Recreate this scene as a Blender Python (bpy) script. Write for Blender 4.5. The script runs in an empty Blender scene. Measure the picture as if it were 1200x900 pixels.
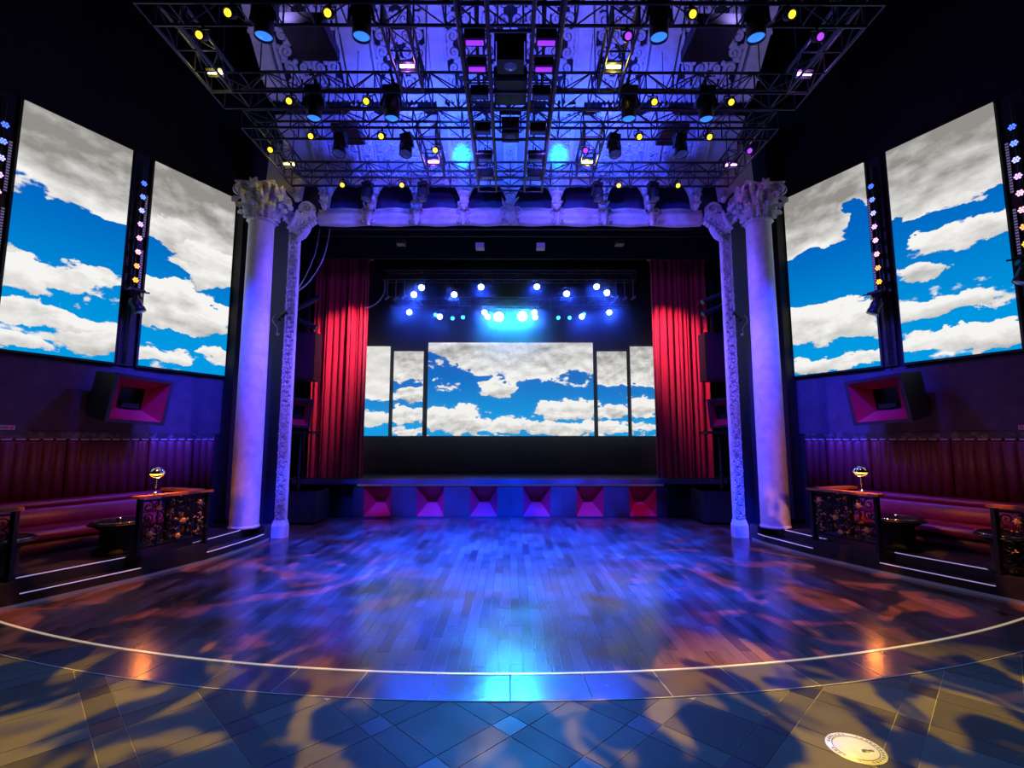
import bpy, math, random
from mathutils import Vector, Matrix, Quaternion
R = math.radians
SC = bpy.context.scene
COL = SC.collection

# ------------------------------------------------------------------ camera, world, exposure, large lights
def look(o, p, t):
    o.location = p
    o.rotation_euler = (Vector(t) - Vector(p)).to_track_quat('-Z', 'Y').to_euler()

cam_d = bpy.data.cameras.new('camera'); cam = bpy.data.objects.new('camera', cam_d); COL.objects.link(cam)
cam_d.sensor_width = 36; cam_d.lens = 578 / 1200 * 36; cam_d.clip_start = .05; cam_d.clip_end = 200
cam.location = (0, 0, 2.0)
cam.rotation_euler = (R(90) + math.atan(65 / 578), 0, -2 / 578)
SC.camera = cam

wd = bpy.data.worlds.new('dark_hall'); SC.world = wd; wd.use_nodes = True
wd.node_tree.nodes['Background'].inputs[0].default_value = (.25, .3, 1, 1)
wd.node_tree.nodes['Background'].inputs[1].default_value = .004
vs = SC.view_settings
SC.display_settings.display_device = 'sRGB'
vs.view_transform = 'Standard'; vs.look = 'None'; vs.gamma = 1; vs.use_curve_mapping = False; vs.exposure = 0
SC.cycles.use_denoising = True
SC.cycles.max_bounces = 6; SC.cycles.diffuse_bounces = 3; SC.cycles.glossy_bounces = 3
SC.cycles.sample_clamp_indirect = 4; SC.cycles.caustics_reflective = False
SC.cycles.use_light_tree = True

def gobo_nodes(l, scale, lo, hi, seed, stretch=(1, 1), second=None):
    """a breakup pattern wheel in the lamp"""
    l.use_nodes = True
    nt = l.node_tree; N = nt.nodes; L = nt.links
    em = N['Emission']
    tc = N.new('ShaderNodeTexCoord')
    sp = N.new('ShaderNodeSeparateXYZ'); L.new(tc.outputs['Normal'], sp.inputs[0])
    dx = N.new('ShaderNodeMath'); dx.operation = 'DIVIDE'; L.new(sp.outputs[0], dx.inputs[0]); L.new(sp.outputs[2], dx.inputs[1])
    dy = N.new('ShaderNodeMath'); dy.operation = 'DIVIDE'; L.new(sp.outputs[1], dy.inputs[0]); L.new(sp.outputs[2], dy.inputs[1])
    cb = N.new('ShaderNodeCombineXYZ'); L.new(dx.outputs[0], cb.inputs[0]); L.new(dy.outputs[0], cb.inputs[1]); cb.inputs[2].default_value = seed
    mp = N.new('ShaderNodeMapping'); mp.inputs['Scale'].default_value = (stretch[0], stretch[1], 1); L.new(cb.outputs[0], mp.inputs[0])
    no = N.new('ShaderNodeTexNoise'); no.inputs['Scale'].default_value = scale; no.inputs['Detail'].default_value = 2.2; no.inputs['Distortion'].default_value = .9
    L.new(mp.outputs[0], no.inputs['Vector'])
    rp = N.new('ShaderNodeMapRange'); rp.inputs[1].default_value = lo; rp.inputs[2].default_value = hi
    L.new(no.outputs[0], rp.inputs[0])
    if second is None: L.new(rp.outputs[0], em.inputs['Strength'])
    else:                                          # two-colour glass: first colour in the openings, second around them
        mx = N.new('ShaderNodeMix'); mx.data_type = 'RGBA'; mx.inputs[6].default_value = (*second, 1); mx.inputs[7].default_value = (1, .68, .1, 1)
        L.new(rp.outputs[0], mx.inputs[0]); L.new(mx.outputs[2], em.inputs['Color'])

def spot(name, p, t, col, energy, cone=40, blend=.6, r=.08, gobo=None):
    l = bpy.data.lights.new(name, 'SPOT'); l.color = col; l.energy = energy; l.spot_size = R(cone); l.spot_blend = blend; l.shadow_soft_size = r
    if gobo: gobo_nodes(l, *gobo)
    o = bpy.data.objects.new(name, l); COL.objects.link(o); look(o, p, t); return o

def point(name, p, col, energy, r=.05):
    l = bpy.data.lights.new(name, 'POINT'); l.color = col; l.energy = energy; l.shadow_soft_size = r
    o = bpy.data.objects.new(name, l); COL.objects.link(o); o.location = p; return o

BLUE = (.004, .045, 1); VIOLET = (.14, .07, 1); CYAN = (.02, .5, 1); YEL = (1, .72, .08); PURP = (.5, .12, 1)

# the wash heads in the trusses over the dance floor
for s in (-1, 1):
    for x, y, tx, ty in ((3.09, 5.62, 1.3, 8.3), (1.84, 5.62, .5, 7.6), (3.05, 7.2, 1.8, 10.3), (1.84, 7.2, .7, 10.0)):
        spot('wash_head_light', (s * x, y, 6.9), (s * tx, ty, 0), BLUE, 32000, 58, 1, .1, (7, .4, .62, x * 3 + s))
    # violet heads on the columns and the frame
    spot('column_light', (s * 2.95, 9.5, 6.72), (s * 5.1, 9.75, 3.2), VIOLET, 480, 75, 1, .1)
    spot('column_light', (s * 1.8, 7.9, 6.72), (s * 5.0, 10.0, 2.4), VIOLET, 2600, 42, .9, .1)
    spot('frame_light', (s * 1.8, 9.5, 6.72), (s * 4.5, 10.4, 5.0), VIOLET, 420, 80, 1, .1)
    spot('frame_light', (s * .6, 7.6, 6.8), (s * 1.6, 10.4, 7.0), VIOLET, 420, 75, 1, .1)
    # blue uplight on the cove and the ceiling panels
    spot('cove_light', (s * 2.2, 8.0, 7.9), (s * 2.4, 9.9, 8.3), (.04, .07, 1), 420, 130, 1, .1)
    spot('cove_light', (s * .9, 7.7, 7.8), (s * .95, 9.9, 8.1), (.02, .1, 1), 460, 100, 1, .1)
    spot('cove_accent', (s * .95, 8.6, 7.7), (s * 1.02, 9.9, 7.95), (.0, .8, 1), 260, 22, 1, .05)
    spot('ceiling_light', (s * 1.0, 6.2, 7.9), (s * 1.1, 8.6, 10), (.08, .09, 1), 330, 120, 1, .1)
    spot('ceiling_light', (s * 3.2, 6.2, 7.9), (s * 3.2, 8.4, 9.6), (.36, .3, 1), 90, 120, 1, .1)
    # red velvet lights
    spot('curtain_light', (s * 3.2, 11.9, 6.4), (s * 4.75, 13.5, 4.3), (1, .25, .45), 1000, 50, 1, .05)
    # dim washes on the seating, the blue on the wall ends, magenta on the stage front
    spot('seating_light', (s * 4.4, 6.6, 7.2), (s * 7.4, 8.6, 1.2), (1, .2, .55), 110, 52, 1, .15)
    spot('wall_light', (s * 3.6, 7.2, 7.2), (s * 6.75, 10.0, 2.6), (.02, .03, 1), 5500, 34, 1, .15)
    spot('railing_fill', (s * 3.4, 5.47, 7.1), (s * 5.35, 8.0, .75), (1, .62, .3), 1600, 12, .8, .05)  # added warm fill to brighten the gilding on the railing
    spot('stage_front_light', (s * 2.19, 7.2, 7.0), (s * 2.3, 12.95, .3), (1, .05, .75), 1000, 24, .7, .08)
# yellow and blue pattern light on the near floor
spot('pattern_light', (-2.2, 5.3, 7.1), (-2.9, 1.9, 0), (1, 1, 1), 5600, 56, .5, .03, (8, .545, .62, 2.0, (1.7, .9), (.002, .05, .24)))
spot('pattern_light', (2.2, 5.3, 7.1), (2.9, 2.0, 0), (1, 1, 1), 6500, 56, .5, .03, (7.5, .51, .58, 7.0, (1.7, .9), (.002, .045, .2)))
spot('pattern_light', (-3.9, 6.0, 7.1), (-4.3, 6.8, 0), (1, .33, .07), 2400, 58, .8, .01, (7, .53, .6, 12.0))
spot('pattern_light', (3.9, 6.0, 7.1), (4.4, 7.0, 0), (1, .33, .07), 3000, 58, .8, .01, (7, .53, .6, 15.0))

# ------------------------------------------------------------------ material helpers
def mat(name, col=(.5, .5, .5), rough=.5, metal=0, emit=None, es=1, noise=None, bump=None, spec=.5, coat=0, sheen=0):
    m = bpy.data.materials.new(name); m.use_nodes = True
    nt = m.node_tree; N = nt.nodes; L = nt.links; b = N['Principled BSDF']
    b.inputs['Base Color'].default_value = (*col, 1); b.inputs['Roughness'].default_value = rough; b.inputs['Metallic'].default_value = metal
    b.inputs['Specular IOR Level'].default_value = spec
    if coat: b.inputs['Coat Weight'].default_value = coat; b.inputs['Coat Roughness'].default_value = .08
    if sheen: b.inputs['Sheen Weight'].default_value = sheen
    if emit: b.inputs['Emission Color'].default_value = (*emit, 1); b.inputs['Emission Strength'].default_value = es
    if noise or bump:
        tc = N.new('ShaderNodeTexCoord')
    if noise:                                   # (scale, second colour, lo, hi)
        no = N.new('ShaderNodeTexNoise'); no.inputs['Scale'].default_value = noise[0]; no.inputs['Detail'].default_value = 4
        L.new(tc.outputs['Object'], no.inputs['Vector'])
        mr = N.new('ShaderNodeMapRange'); mr.inputs[1].default_value = noise[2]; mr.inputs[2].default_value = noise[3]
        L.new(no.outputs[0], mr.inputs[0])
        mx = N.new('ShaderNodeMix'); mx.data_type = 'RGBA'; mx.inputs[6].default_value = (*col, 1); mx.inputs[7].default_value = (*noise[1], 1)
        L.new(mr.outputs[0], mx.inputs[0]); L.new(mx.outputs[2], b.inputs['Base Color'])
    if bump:                                    # (scale, strength, distance)
        n2 = N.new('ShaderNodeTexNoise'); n2.inputs['Scale'].default_value = bump[0]; n2.inputs['Detail'].default_value = 3
        L.new(tc.outputs['Object'], n2.inputs['Vector'])
        bp = N.new('ShaderNodeBump'); bp.inputs['Strength'].default_value = bump[1]; bp.inputs['Distance'].default_value = bump[2]
        L.new(n2.outputs[0], bp.inputs['Height']); L.new(bp.outputs[0], b.inputs['Normal'])
    return m

def tone_mat(name, a, b_, rough, grain, bump=.1, rv=.08, spec=.5, coat=0):
    """colour between a and b_ by the 'tone' attribute of each piece, with grain along Y"""
    m = bpy.data.materials.new(name); m.use_nodes = True
    nt = m.node_tree; N = nt.nodes; L = nt.links; b = N['Principled BSDF']
    at = N.new('ShaderNodeAttribute'); at.attribute_name = 'tone'
    tc = N.new('ShaderNodeNewGeometry')
    mp = N.new('ShaderNodeMapping'); mp.inputs['Scale'].default_value = grain; L.new(tc.outputs['Position'], mp.inputs[0])
    no = N.new('ShaderNodeTexNoise'); no.inputs['Scale'].default_value = 1; no.inputs['Detail'].default_value = 5; L.new(mp.outputs[0], no.inputs['Vector'])
    ad = N.new('ShaderNodeMath'); ad.operation = 'MULTIPLY_ADD'; ad.inputs[1].default_value = .6; L.new(no.outputs[0], ad.inputs[0])
    sb = N.new('ShaderNodeMath'); sb.operation = 'SUBTRACT'; L.new(at.outputs['Fac'], sb.inputs[0]); sb.inputs[1].default_value = .3
    L.new(sb.outputs[0], ad.inputs[2])
    mx = N.new('ShaderNodeMix'); mx.data_type = 'RGBA'; mx.inputs[6].default_value = (*a, 1); mx.inputs[7].default_value = (*b_, 1)
    L.new(ad.outputs[0], mx.inputs[0]); L.new(mx.outputs[2], b.inputs['Base Color'])
    n3 = N.new('ShaderNodeTexNoise'); n3.inputs['Scale'].default_value = 1.3; n3.inputs['Detail'].default_value = 4; L.new(tc.outputs['Position'], n3.inputs['Vector'])
    mr = N.new('ShaderNodeMapRange'); mr.inputs[1].default_value = .3; mr.inputs[2].default_value = .7; mr.inputs[3].default_value = rough - rv; mr.inputs[4].default_value = rough + rv
    L.new(n3.outputs[0], mr.inputs[0]); L.new(mr.outputs[0], b.inputs['Roughness'])
    bp = N.new('ShaderNodeBump'); bp.inputs['Strength'].default_value = bump; bp.inputs['Distance'].default_value = .004
    L.new(no.outputs[0], bp.inputs['Height']); L.new(bp.outputs[0], b.inputs['Normal'])
    b.inputs['Specular IOR Level'].default_value = spec
    if coat: b.inputs['Coat Weight'].default_value = coat; b.inputs['Coat Roughness'].default_value = .12
    return m

M = dict(
    wall=mat('black_textured_wall', (.007, .007, .007), .85, noise=(60, (.035, .03, .025), .66, .78), bump=(90, .5, .004)),
    wall_low=mat('dark_plaster', (.038, .036, .062), .75, noise=(5, (.06, .055, .08), .35, .7), bump=(140, .6, .003)),
    ledge=mat('dark_stone_ledge', (.03, .03, .034), .6, noise=(9, (.16, .16, .18), .5, .75)),
    prowall=mat('speckled_dark_wall', (.03, .035, .13), .6, noise=(55, (.10, .12, .34), .64, .72), bump=(80, .4, .003)),
    plaster=mat('white_plaster', (.74, .72, .76), .5, noise=(7, (.6, .58, .64), .4, .7)),
    recess=mat('dark_recess_shade', (.01, .01, .014), .8),  # near-black colour stands in for shade in the voids behind the carving
    cove=mat('cove_plaster', (.5, .5, .6), .6, noise=(3, (.36, .36, .48), .4, .65)),
    truss=mat('truss_metal', (.07, .075, .09), .35, .7),
    black=mat('black_metal', (.02, .02, .023), .4, .3),
    blackfab=mat('black_drape', (.012, .012, .015), .9, bump=(40, .3, .01)),
    ply=mat('black_speaker_paint', (.022, .02, .024), .55, bump=(160, .4, .002)),
    horn=mat('red_horn_paint', (.42, .012, .05), .35),
    horn_dark=mat('dark_red_horn_paint', (.42, .01, .06), .4),
    purple=mat('dark_purple_grille', (.05, .008, .06), .6),
    screenframe=mat('screen_cabinet', (.01, .01, .011), .5),
    velvet=mat('red_velvet', (.6, .01, .035), .75, sheen=.4, bump=(200, .2, .001)),
    leather=mat('maroon_leather', (.21, .012, .05), .34, noise=(30, (.14, .009, .036), .4, .7), bump=(220, .25, .001)),
    leather_dk=mat('dark_maroon_upholstery', (.125, .012, .04), .5, noise=(20, (.07, .008, .028), .4, .7), bump=(200, .3, .001)),
    trim=mat('pale_piping', (.5, .42, .5), .5),
    platform=mat('black_platform', (.015, .014, .017), .4, noise=(6, (.03, .026, .03), .4, .7)),
    nosing=mat('lit_step_nosing', (.6, .6, .7), .4, emit=(.6, .5, 1), es=.5),
    nosing_dim=mat('step_nosing', (.45, .45, .5), .3, .8, emit=(.3, .3, .8), es=.06),
    iron=mat('black_iron', (.012, .011, .012), .4, .6),
    gold=mat('gilded_iron', (.85, .42, .16), .4, .5),
    railwood=mat('railing_oak', (.5, .17, .05), .3, noise=(14, (.36, .1, .03), .4, .7)),
    chrome=mat('chrome', (.8, .78, .75), .12, 1),
    bulb=mat('warm_bulb', (1, .6, .1), .5, emit=(1, .42, .03), es=6),
    candle=mat('candle_glow', (1, .7, .4), .5, emit=(1, .5, .15), es=1.6),
    brass=mat('glowing_brass_strip', (.85, .68, .4), .25, .6, emit=(1, .8, .5), es=.35),  # glow added to the metal so the floor line reads bright
    marble=mat('white_sticker', (.42, .42, .46), .35, noise=(40, (.5, .5, .56), .55, .7)),
    ink=mat('sticker_ink', (.05, .05, .06), .5),
    sign_red=mat('sign_red', (.6, .05, .05), .5),
    green=mat('sticker_green', (.25, .3, .03), .5),
    lens_dark=mat('dark_lens', (.02, .02, .05), .08, emit=(.05, .07, .5), es=.25),  # faint blue glow put into the glass of the unlit lamps
    lens_blue=mat('blue_lens', (.1, .4, 1), .1, emit=(.03, .2, 1), es=1.3),
    lens_yel=mat('yellow_lens', (1, .8, .1), .1, emit=(1, .66, .03), es=2.2),
    lens_pur=mat('purple_lens', (.5, .1, 1), .1, emit=(.35, .05, 1), es=1.6),
    flood_yel=mat('yellow_flood_tube', (1, .9, .5), .3, emit=(1, .85, .4), es=9),
    flood_pur=mat('violet_flood_tube', (.8, .5, 1), .3, emit=(.85, .5, 1), es=9),
    strip_vio=mat('violet_light_strip', (.4, .1, 1), .3, emit=(.32, .03, 1), es=1.3),
    st_white=mat('stage_lens_blue_white', (.8, .9, 1), .2, emit=(.6, .72, 1), es=9),
    st_cyan=mat('stage_lens_cyan', (.4, .9, 1), .2, emit=(.45, .95, 1), es=40),
    st_teal=mat('stage_lens_teal', (.1, .6, .8), .2, emit=(.04, .6, 1), es=5),
    tick=mat('strip_light_ticks', (.5, .45, .6), .4, emit=(.45, .35, .75), es=.25),
    cable=mat('pale_cable', (.35, .35, .4), .5),
    stagefloor=mat('stage_deck', (.03, .034, .04), .35, noise=(4, (.06, .065, .075), .4, .7)),
    stagelip=mat('stage_lip', (.06, .065, .09), .3),
    fascia=mat('stage_fascia', (.018, .022, .035), .5),
    amber=mat('amber_window', (1, .5, .1), .5, emit=(1, .45, .08), es=.5),
    plank=tone_mat('parquet_wood', (.03, .014, .013), (.18, .08, .055), .19, (60, 2.2, 1), .2, .07, .3),
    grout=mat('floor_base', (.012, .01, .01), .7),
    border=tone_mat('border_tile', (.035, .03, .03), (.06, .05, .045), .22, (3, 3, 3), .1, .06, .3),
    tile=tone_mat('floor_tile', (.035, .028, .021), (.085, .069, .048),   .5, (5, 5, 5), .15, .08, .12),
    inset=tone_mat('dark_inset_tile', (.012, .011, .011), (.022, .02, .019), .45, (5, 5, 5), .1, .06, .25),
    joint=mat('pale_joint', (.26, .22, .15), .6),
)
LEDC = [(.05, .12, 1), (.12, .2, 1), (.3, .32, 1), (.55, .3, 1), (.9, .35, .75), (1, .35, .45), (1, .3, .12), (1, .38, .04)]
M_LED = [mat('led_lens_%d' % i, c, .3, emit=c, es=3) for i, c in enumerate(LEDC)]

# ------------------------------------------------------------------ mesh helpers
def smooth(P, k=6):
    P = [Vector(p) for p in P]; out = []
    for i in range(len(P) - 1):
        a, b, c, d = P[max(i - 1, 0)], P[i], P[i + 1], P[min(i + 2, len(P) - 1)]
        for j in range(k):
            t = j / k; out.append(.5 * ((2 * b) + (c - a) * t + (2 * a - 5 * b + 4 * c - d) * t * t + (3 * b - a - 3 * c + d) * t ** 3))
    return out + [P[-1]]
class MB:
    def __init__(self): self.v = []; self.f = []; self.s = []; self.t = []; self.uv = None
    def add(self, vs_, fs, smooth=False, tone=0.):
        k = len(self.v); self.v += [tuple(p) for p in vs_]
        for f in fs: self.f.append(tuple(i + k for i in f)); self.s.append(smooth); self.t.append(tone)
    def hexa(self, p, tone=0.):                                  # 8 points: bottom loop, top loop
        self.add(p, [(3, 2, 1, 0), (4, 5, 6, 7), (0, 1, 5, 4), (1, 2, 6, 5), (2, 3, 7, 6), (3, 0, 4, 7)], tone=tone)
    def box(self, x0, x1, y0, y1, z0, z1, tone=0.):
        self.hexa([(x0, y0, z0), (x1, y0, z0), (x1, y1, z0), (x0, y1, z0), (x0, y0, z1), (x1, y0, z1), (x1, y1, z1), (x0, y1, z1)], tone)
    def fbox(self, fr, a0, a1, b0, b1, c0, c1, tone=0.):         # box in a frame
        self.hexa([fr(a, b, c) for c in (c0, c1) for a, b in ((a0, b0), (a1, b0), (a1, b1), (a0, b1))], tone)
    def prism(self, poly, fr, c0, c1, tone=0., smooth=False):
        n = len(poly); k = [fr(a, b, c0) for a, b in poly] + [fr(a, b, c1) for a, b in poly]
        self.add(k, [tuple(range(n - 1, -1, -1)), tuple(range(n, 2 * n))], tone=tone)
        self.add(k, [(i, (i + 1) % n, n + (i + 1) % n, n + i) for i in range(n)], smooth, tone)
    def tube(self, pts, r, n=8, caps=True, smooth=True):
        pts = [Vector(p) for p in pts]; m = len(pts); rs = r if isinstance(r, (list, tuple)) else [r] * m
        out = []; up = None
        for i in range(m):
            d = (pts[min(i + 1, m - 1)] - pts[max(i - 1, 0)]).normalized()
            if up is None: up = Vector((0, 0, 1)) if abs(d.z) < .9 else Vector((1, 0, 0))
            a = d.cross(up).normalized(); up = a.cross(d).normalized()
            for j in range(n):
                t = 2 * math.pi * j / n + math.pi / n
                out.append(pts[i] + (a * math.cos(t) + up * math.sin(t)) * rs[i])
        fs = [(i * n + j, i * n + (j + 1) % n, (i + 1) * n + (j + 1) % n, (i + 1) * n + j) for i in range(m - 1) for j in range(n)]
        self.add(out, fs, smooth)
        if caps: self.add(out[:n], [tuple(range(n - 1, -1, -1))]); self.add(out[-n:], [tuple(range(n))])
    def cyl(self, p0, p1, r0, r1=None, n=14): self.tube([p0, p1], [r0, r0 if r1 is None else r1], n)
    def lathe(self, prof, fr, n=24, smooth=True):                # profile (r, c) about frame axis
        out = [fr(r * math.cos(2 * math.pi * j / n), r * math.sin(2 * math.pi * j / n), c) for r, c in prof for j in range(n)]
        self.add(out, [(i * n + j, i * n + (j + 1) % n, (i + 1) * n + (j + 1) % n, (i + 1) * n + j) for i in range(len(prof) - 1) for j in range(n)], smooth)
    def disc(self, fr, r, c=0, n=16): self.add([fr(r * math.cos(2 * math.pi * j / n), r * math.sin(2 * math.pi * j / n), c) for j in range(n)], [tuple(range(n))])
    def ball(self, c, r, n=10, k=6, sc=(1, 1, 1)):
        prof = [(max(1e-4, math.sin(math.pi * i / k)) * r, -math.cos(math.pi * i / k) * r) for i in range(k + 1)]
        self.lathe(prof, lambda a, b, d: Vector((c[0] + a * sc[0], c[1] + b * sc[1], c[2] + d * sc[2])), n)
    def ridge(self, fr, pts, w, h):                              # raised ribbon, triangular section
        m = len(pts); out = []
        for i in range(m):
            a = Vector(pts[max(i - 1, 0)]); b = Vector(pts[min(i + 1, m - 1)]); d = (b - a)
            d = d.normalized() if d.length > 1e-9 else Vector((1, 0)); nn = Vector((-d.y, d.x)); p = Vector(pts[i])
            wi = w[i] if isinstance(w, (list, tuple)) else w
            q0 = p + nn * wi / 2; q1 = p - nn * wi / 2
            out += [fr(q0.x, q0.y, 0), fr(q0.x * .7 + p.x * .3, q0.y * .7 + p.y * .3, h * .8), fr(p.x, p.y, h), fr(q1.x * .7 + p.x * .3, q1.y * .7 + p.y * .3, h * .8), fr(q1.x, q1.y, 0)]
        fs = []
        for i in range(m - 1):
            for j in range(4): fs.append((i * 5 + j, i * 5 + j + 1, i * 5 + 6 + j, i * 5 + 5 + j))
        self.add(out, fs, True)
    def build(self, name, material, parent=None, origin=None, tone=False):
        if parent is not None: o0 = parent.matrix_world.translation if False else Vector(parent.get('_w', (0, 0, 0)))
        else:
            if origin is None:
                xs = [p[0] for p in self.v]; ys = [p[1] for p in self.v]; zs = [p[2] for p in self.v]
                origin = ((min(xs) + max(xs)) / 2, (min(ys) + max(ys)) / 2, min(zs))
            o0 = Vector(origin)
        me = bpy.data.meshes.new(name)
        me.from_pydata([(p[0] - o0.x, p[1] - o0.y, p[2] - o0.z) for p in self.v], [], self.f)
        me.polygons.foreach_set('use_smooth', self.s)
        if tone:
            at = me.attributes.new('tone', 'FLOAT', 'FACE'); at.data.foreach_set('value', self.t)
        if self.uv:
            ul = me.uv_layers.new(name='UVMap'); ul.data.foreach_set('uv', [c for p in self.uv for c in p])
        me.materials.append(M[material] if isinstance(material, str) else material)
        o = bpy.data.objects.new(name, me); COL.objects.link(o)
        if parent is not None: o.parent = parent; o['_w'] = tuple(o0)
        else: o.location = o0; o['_w'] = tuple(o0)
        return o

def frame(o, u, v, n=None):
    o = Vector(o); u = Vector(u).normalized(); v = Vector(v).normalized(); n = u.cross(v) if n is None else Vector(n).normalized()
    return lambda a, b, c: o + u * a + v * b + n * c

def zframe(o): return frame(o, (1, 0, 0), (0, 1, 0), (0, 0, 1))

def tag(o, label=None, cat=None, group=None, kind=None):
    if label: o['label'] = label
    if cat: o['category'] = cat
    if group: o['group'] = group
    if kind: o['kind'] = kind
    return o

def thing(name, label, cat, loc=(0, 0, 0), group=None, kind=None):
    o = bpy.data.objects.new(name, None); COL.objects.link(o); o.location = loc; o['_w'] = tuple(loc); o.empty_display_size = .1
    return tag(o, label, cat, group, kind)

def copy_tree(o, parent=None):
    c = o.copy(); COL.objects.link(c)
    if parent is not None: c.parent = parent
    for ch in list(o.children): copy_tree(ch, c)
    return c

# ------------------------------------------------------------------ the plan of the hall
CX, CR = 0.0, 13.4                                # dance floor circle (centre y, radius)
CYC = 4.48 + CR
L0 = {-1: [(-3, 8.2), (2, 7.4), (4.5, 6.7), (6.1, 5.98), (7.4, 5.36), (8.5, 4.98), (9.6, 4.84), (10.35, 4.86)],
      1: [(-3, 8.4), (2, 7.6), (4.5, 6.95), (6.3, 6.26), (7.6, 5.62), (8.8, 5.14), (9.8, 4.9), (10.35, 4.88)]}
def edge(s, y):
    P = L0[s]
    for (a, x0), (b, x1) in zip(P, P[1:]):
        if y <= b: return x0 + (x1 - x0) * (y - a) / (b - a)
    return P[-1][1]
def wx(y): return 6.24 + .484 * (11.06 - y)       # half width of the hall at depth y
WN = Vector((.9001, -.4357, 0)); WU = Vector((.4357, .9001, 0))
def W(s, t, off, z):                              # point on a side wall: depth t, off metres into the room
    p = Vector((-wx(t), t, 0)) + WN * off
    return Vector((p.x * -s, p.y, z))
def wframe(s, t, z):                              # a: along the wall towards the stage, b: up, c: into the room
    o = W(s, t, 0, z); u = Vector((WU.x * -s, WU.y, 0)); n = Vector((WN.x * -s, WN.y, 0))
    return lambda a, b, c: o + u * a + Vector((0, 0, 1)) * b + n * c
def mir(s, x, y): return (x, y) if s < 0 else (-x + .17, y + .27)

# ------------------------------------------------------------------ floor
fl = MB(); fl.box(-12, 12, -3.5, 13.0, -.12, -.021)
floor = tag(fl.build('floor', 'grout', origin=(0, 0, 0)), kind='structure')
rnd = random.Random(4)
def clip(poly, f):
    out = []
    for i in range(len(poly)):
        a, b = poly[i], poly[(i + 1) % len(poly)]; fa, fb = f(a), f(b)
        if fa >= 0: out.append(a)
        if (fa >= 0) != (fb >= 0):
            t = fa / (fa - fb); out.append((a[0] + (b[0] - a[0]) * t, a[1] + (b[1] - a[1]) * t))
    return out
def in_circle(poly, r, sign=1):
    cx = sum(p[0] for p in poly) / len(poly); cy = sum(p[1] for p in poly) / len(poly)
    d = Vector((cx, cy - CYC)).normalized()
    return clip(poly, lambda p: sign * (r - (p[0] * d.x + (p[1] - CYC) * d.y)))
def area(p): return abs(sum(p[i][0] * p[(i + 1) % len(p)][1] - p[(i + 1) % len(p)][0] * p[i][1] for i in range(len(p)))) / 2

planks = []
PW, PL = .115, .92
for i in range(-58, 58):
    x0 = i * PW
    off = (i % 3) * .3 + rnd.random() * .05
    for j in range(-1, 11):
        y0 = 4.3 + j * PL + off - .6; y1 = y0 + PL
        y1 = min(y1, 12.93)
        if y1 - y0 < .05: continue
        poly = [(x0 + .0015, y0 + .0015), (x0 + PW - .0015, y0 + .0015), (x0 + PW - .0015, y1 - .0015), (x0 + .0015, y1 - .0015)]
        poly = in_circle(poly, CR - .013)
        if len(poly) < 3 or area(poly) < .002: continue
        cy = (y0 + y1) / 2
        if cy < 10.4:
            s = -1 if x0 < 0 else 1
            for _ in range(1):
                ya, yb = y0, y1
                xa, xb = edge(s, ya) + .03, edge(s, yb) + .03
                poly = clip(poly, lambda p: (xa + (xb - xa) * (p[1] - ya) / (yb - ya)) - abs(p[0]))
        elif abs(x0 + .08) > 5.3: continue
        if len(poly) < 3 or area(poly) < .002: continue
        bx, by = int((x0 + 20) / .575), int((cy + .2) / .92)
        tone = .5 * random.Random(bx * 131 + by * 17).random() + .5 * rnd.random()
        planks.append((cy * cy + x0 * x0, poly, tone))
planks.sort(key=lambda q: q[0])
zf = zframe((0, 0, 0))
for d, poly, tone in planks[:300]:
    m = MB(); m.prism(poly, zf, -.02, 0, tone); m.build('plank', 'plank', floor, tone=True)
m = MB()
for d, poly, tone in planks[300:]: m.prism(poly, zf, -.02, 0, tone)
tag(m.build('far_planks', 'plank', floor, tone=True), kind='stuff')

# curved border band, its glowing brass strip and thin outer line
BW = .44
def ring_poly(r0, r1, a0, a1, n): return [(math.sin(a) * r1, CYC - math.cos(a) * r1) for a in [a0 + (a1 - a0) * k / n for k in range(n + 1)]] + [(math.sin(a) * r0, CYC - math.cos(a) * r0) for a in [a1 + (a0 - a1) * k / n for k in range(n + 1)]]
step = .62 / CR
for k in range(-13, 13):
    m = MB(); m.prism(ring_poly(CR + .013, CR + BW, k * step + .0004, (k + 1) * step - .0004, 3), zf, -.02, 0, rnd.random()); m.build('border_tile', 'border', floor, tone=True)
m = MB()
for k in range(-50, 50):
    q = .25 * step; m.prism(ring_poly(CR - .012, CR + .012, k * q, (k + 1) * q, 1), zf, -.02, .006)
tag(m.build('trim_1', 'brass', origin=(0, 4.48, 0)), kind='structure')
m = MB()
for k in range(-50, 50):
    q = .25 * step; m.prism(ring_poly(CR + BW, CR + BW + .012, k * q, (k + 1) * q, 1), zf, -.02, .004)
tag(m.build('trim_2', 'joint', origin=(0, 4.0, 0)), kind='structure')

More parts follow.
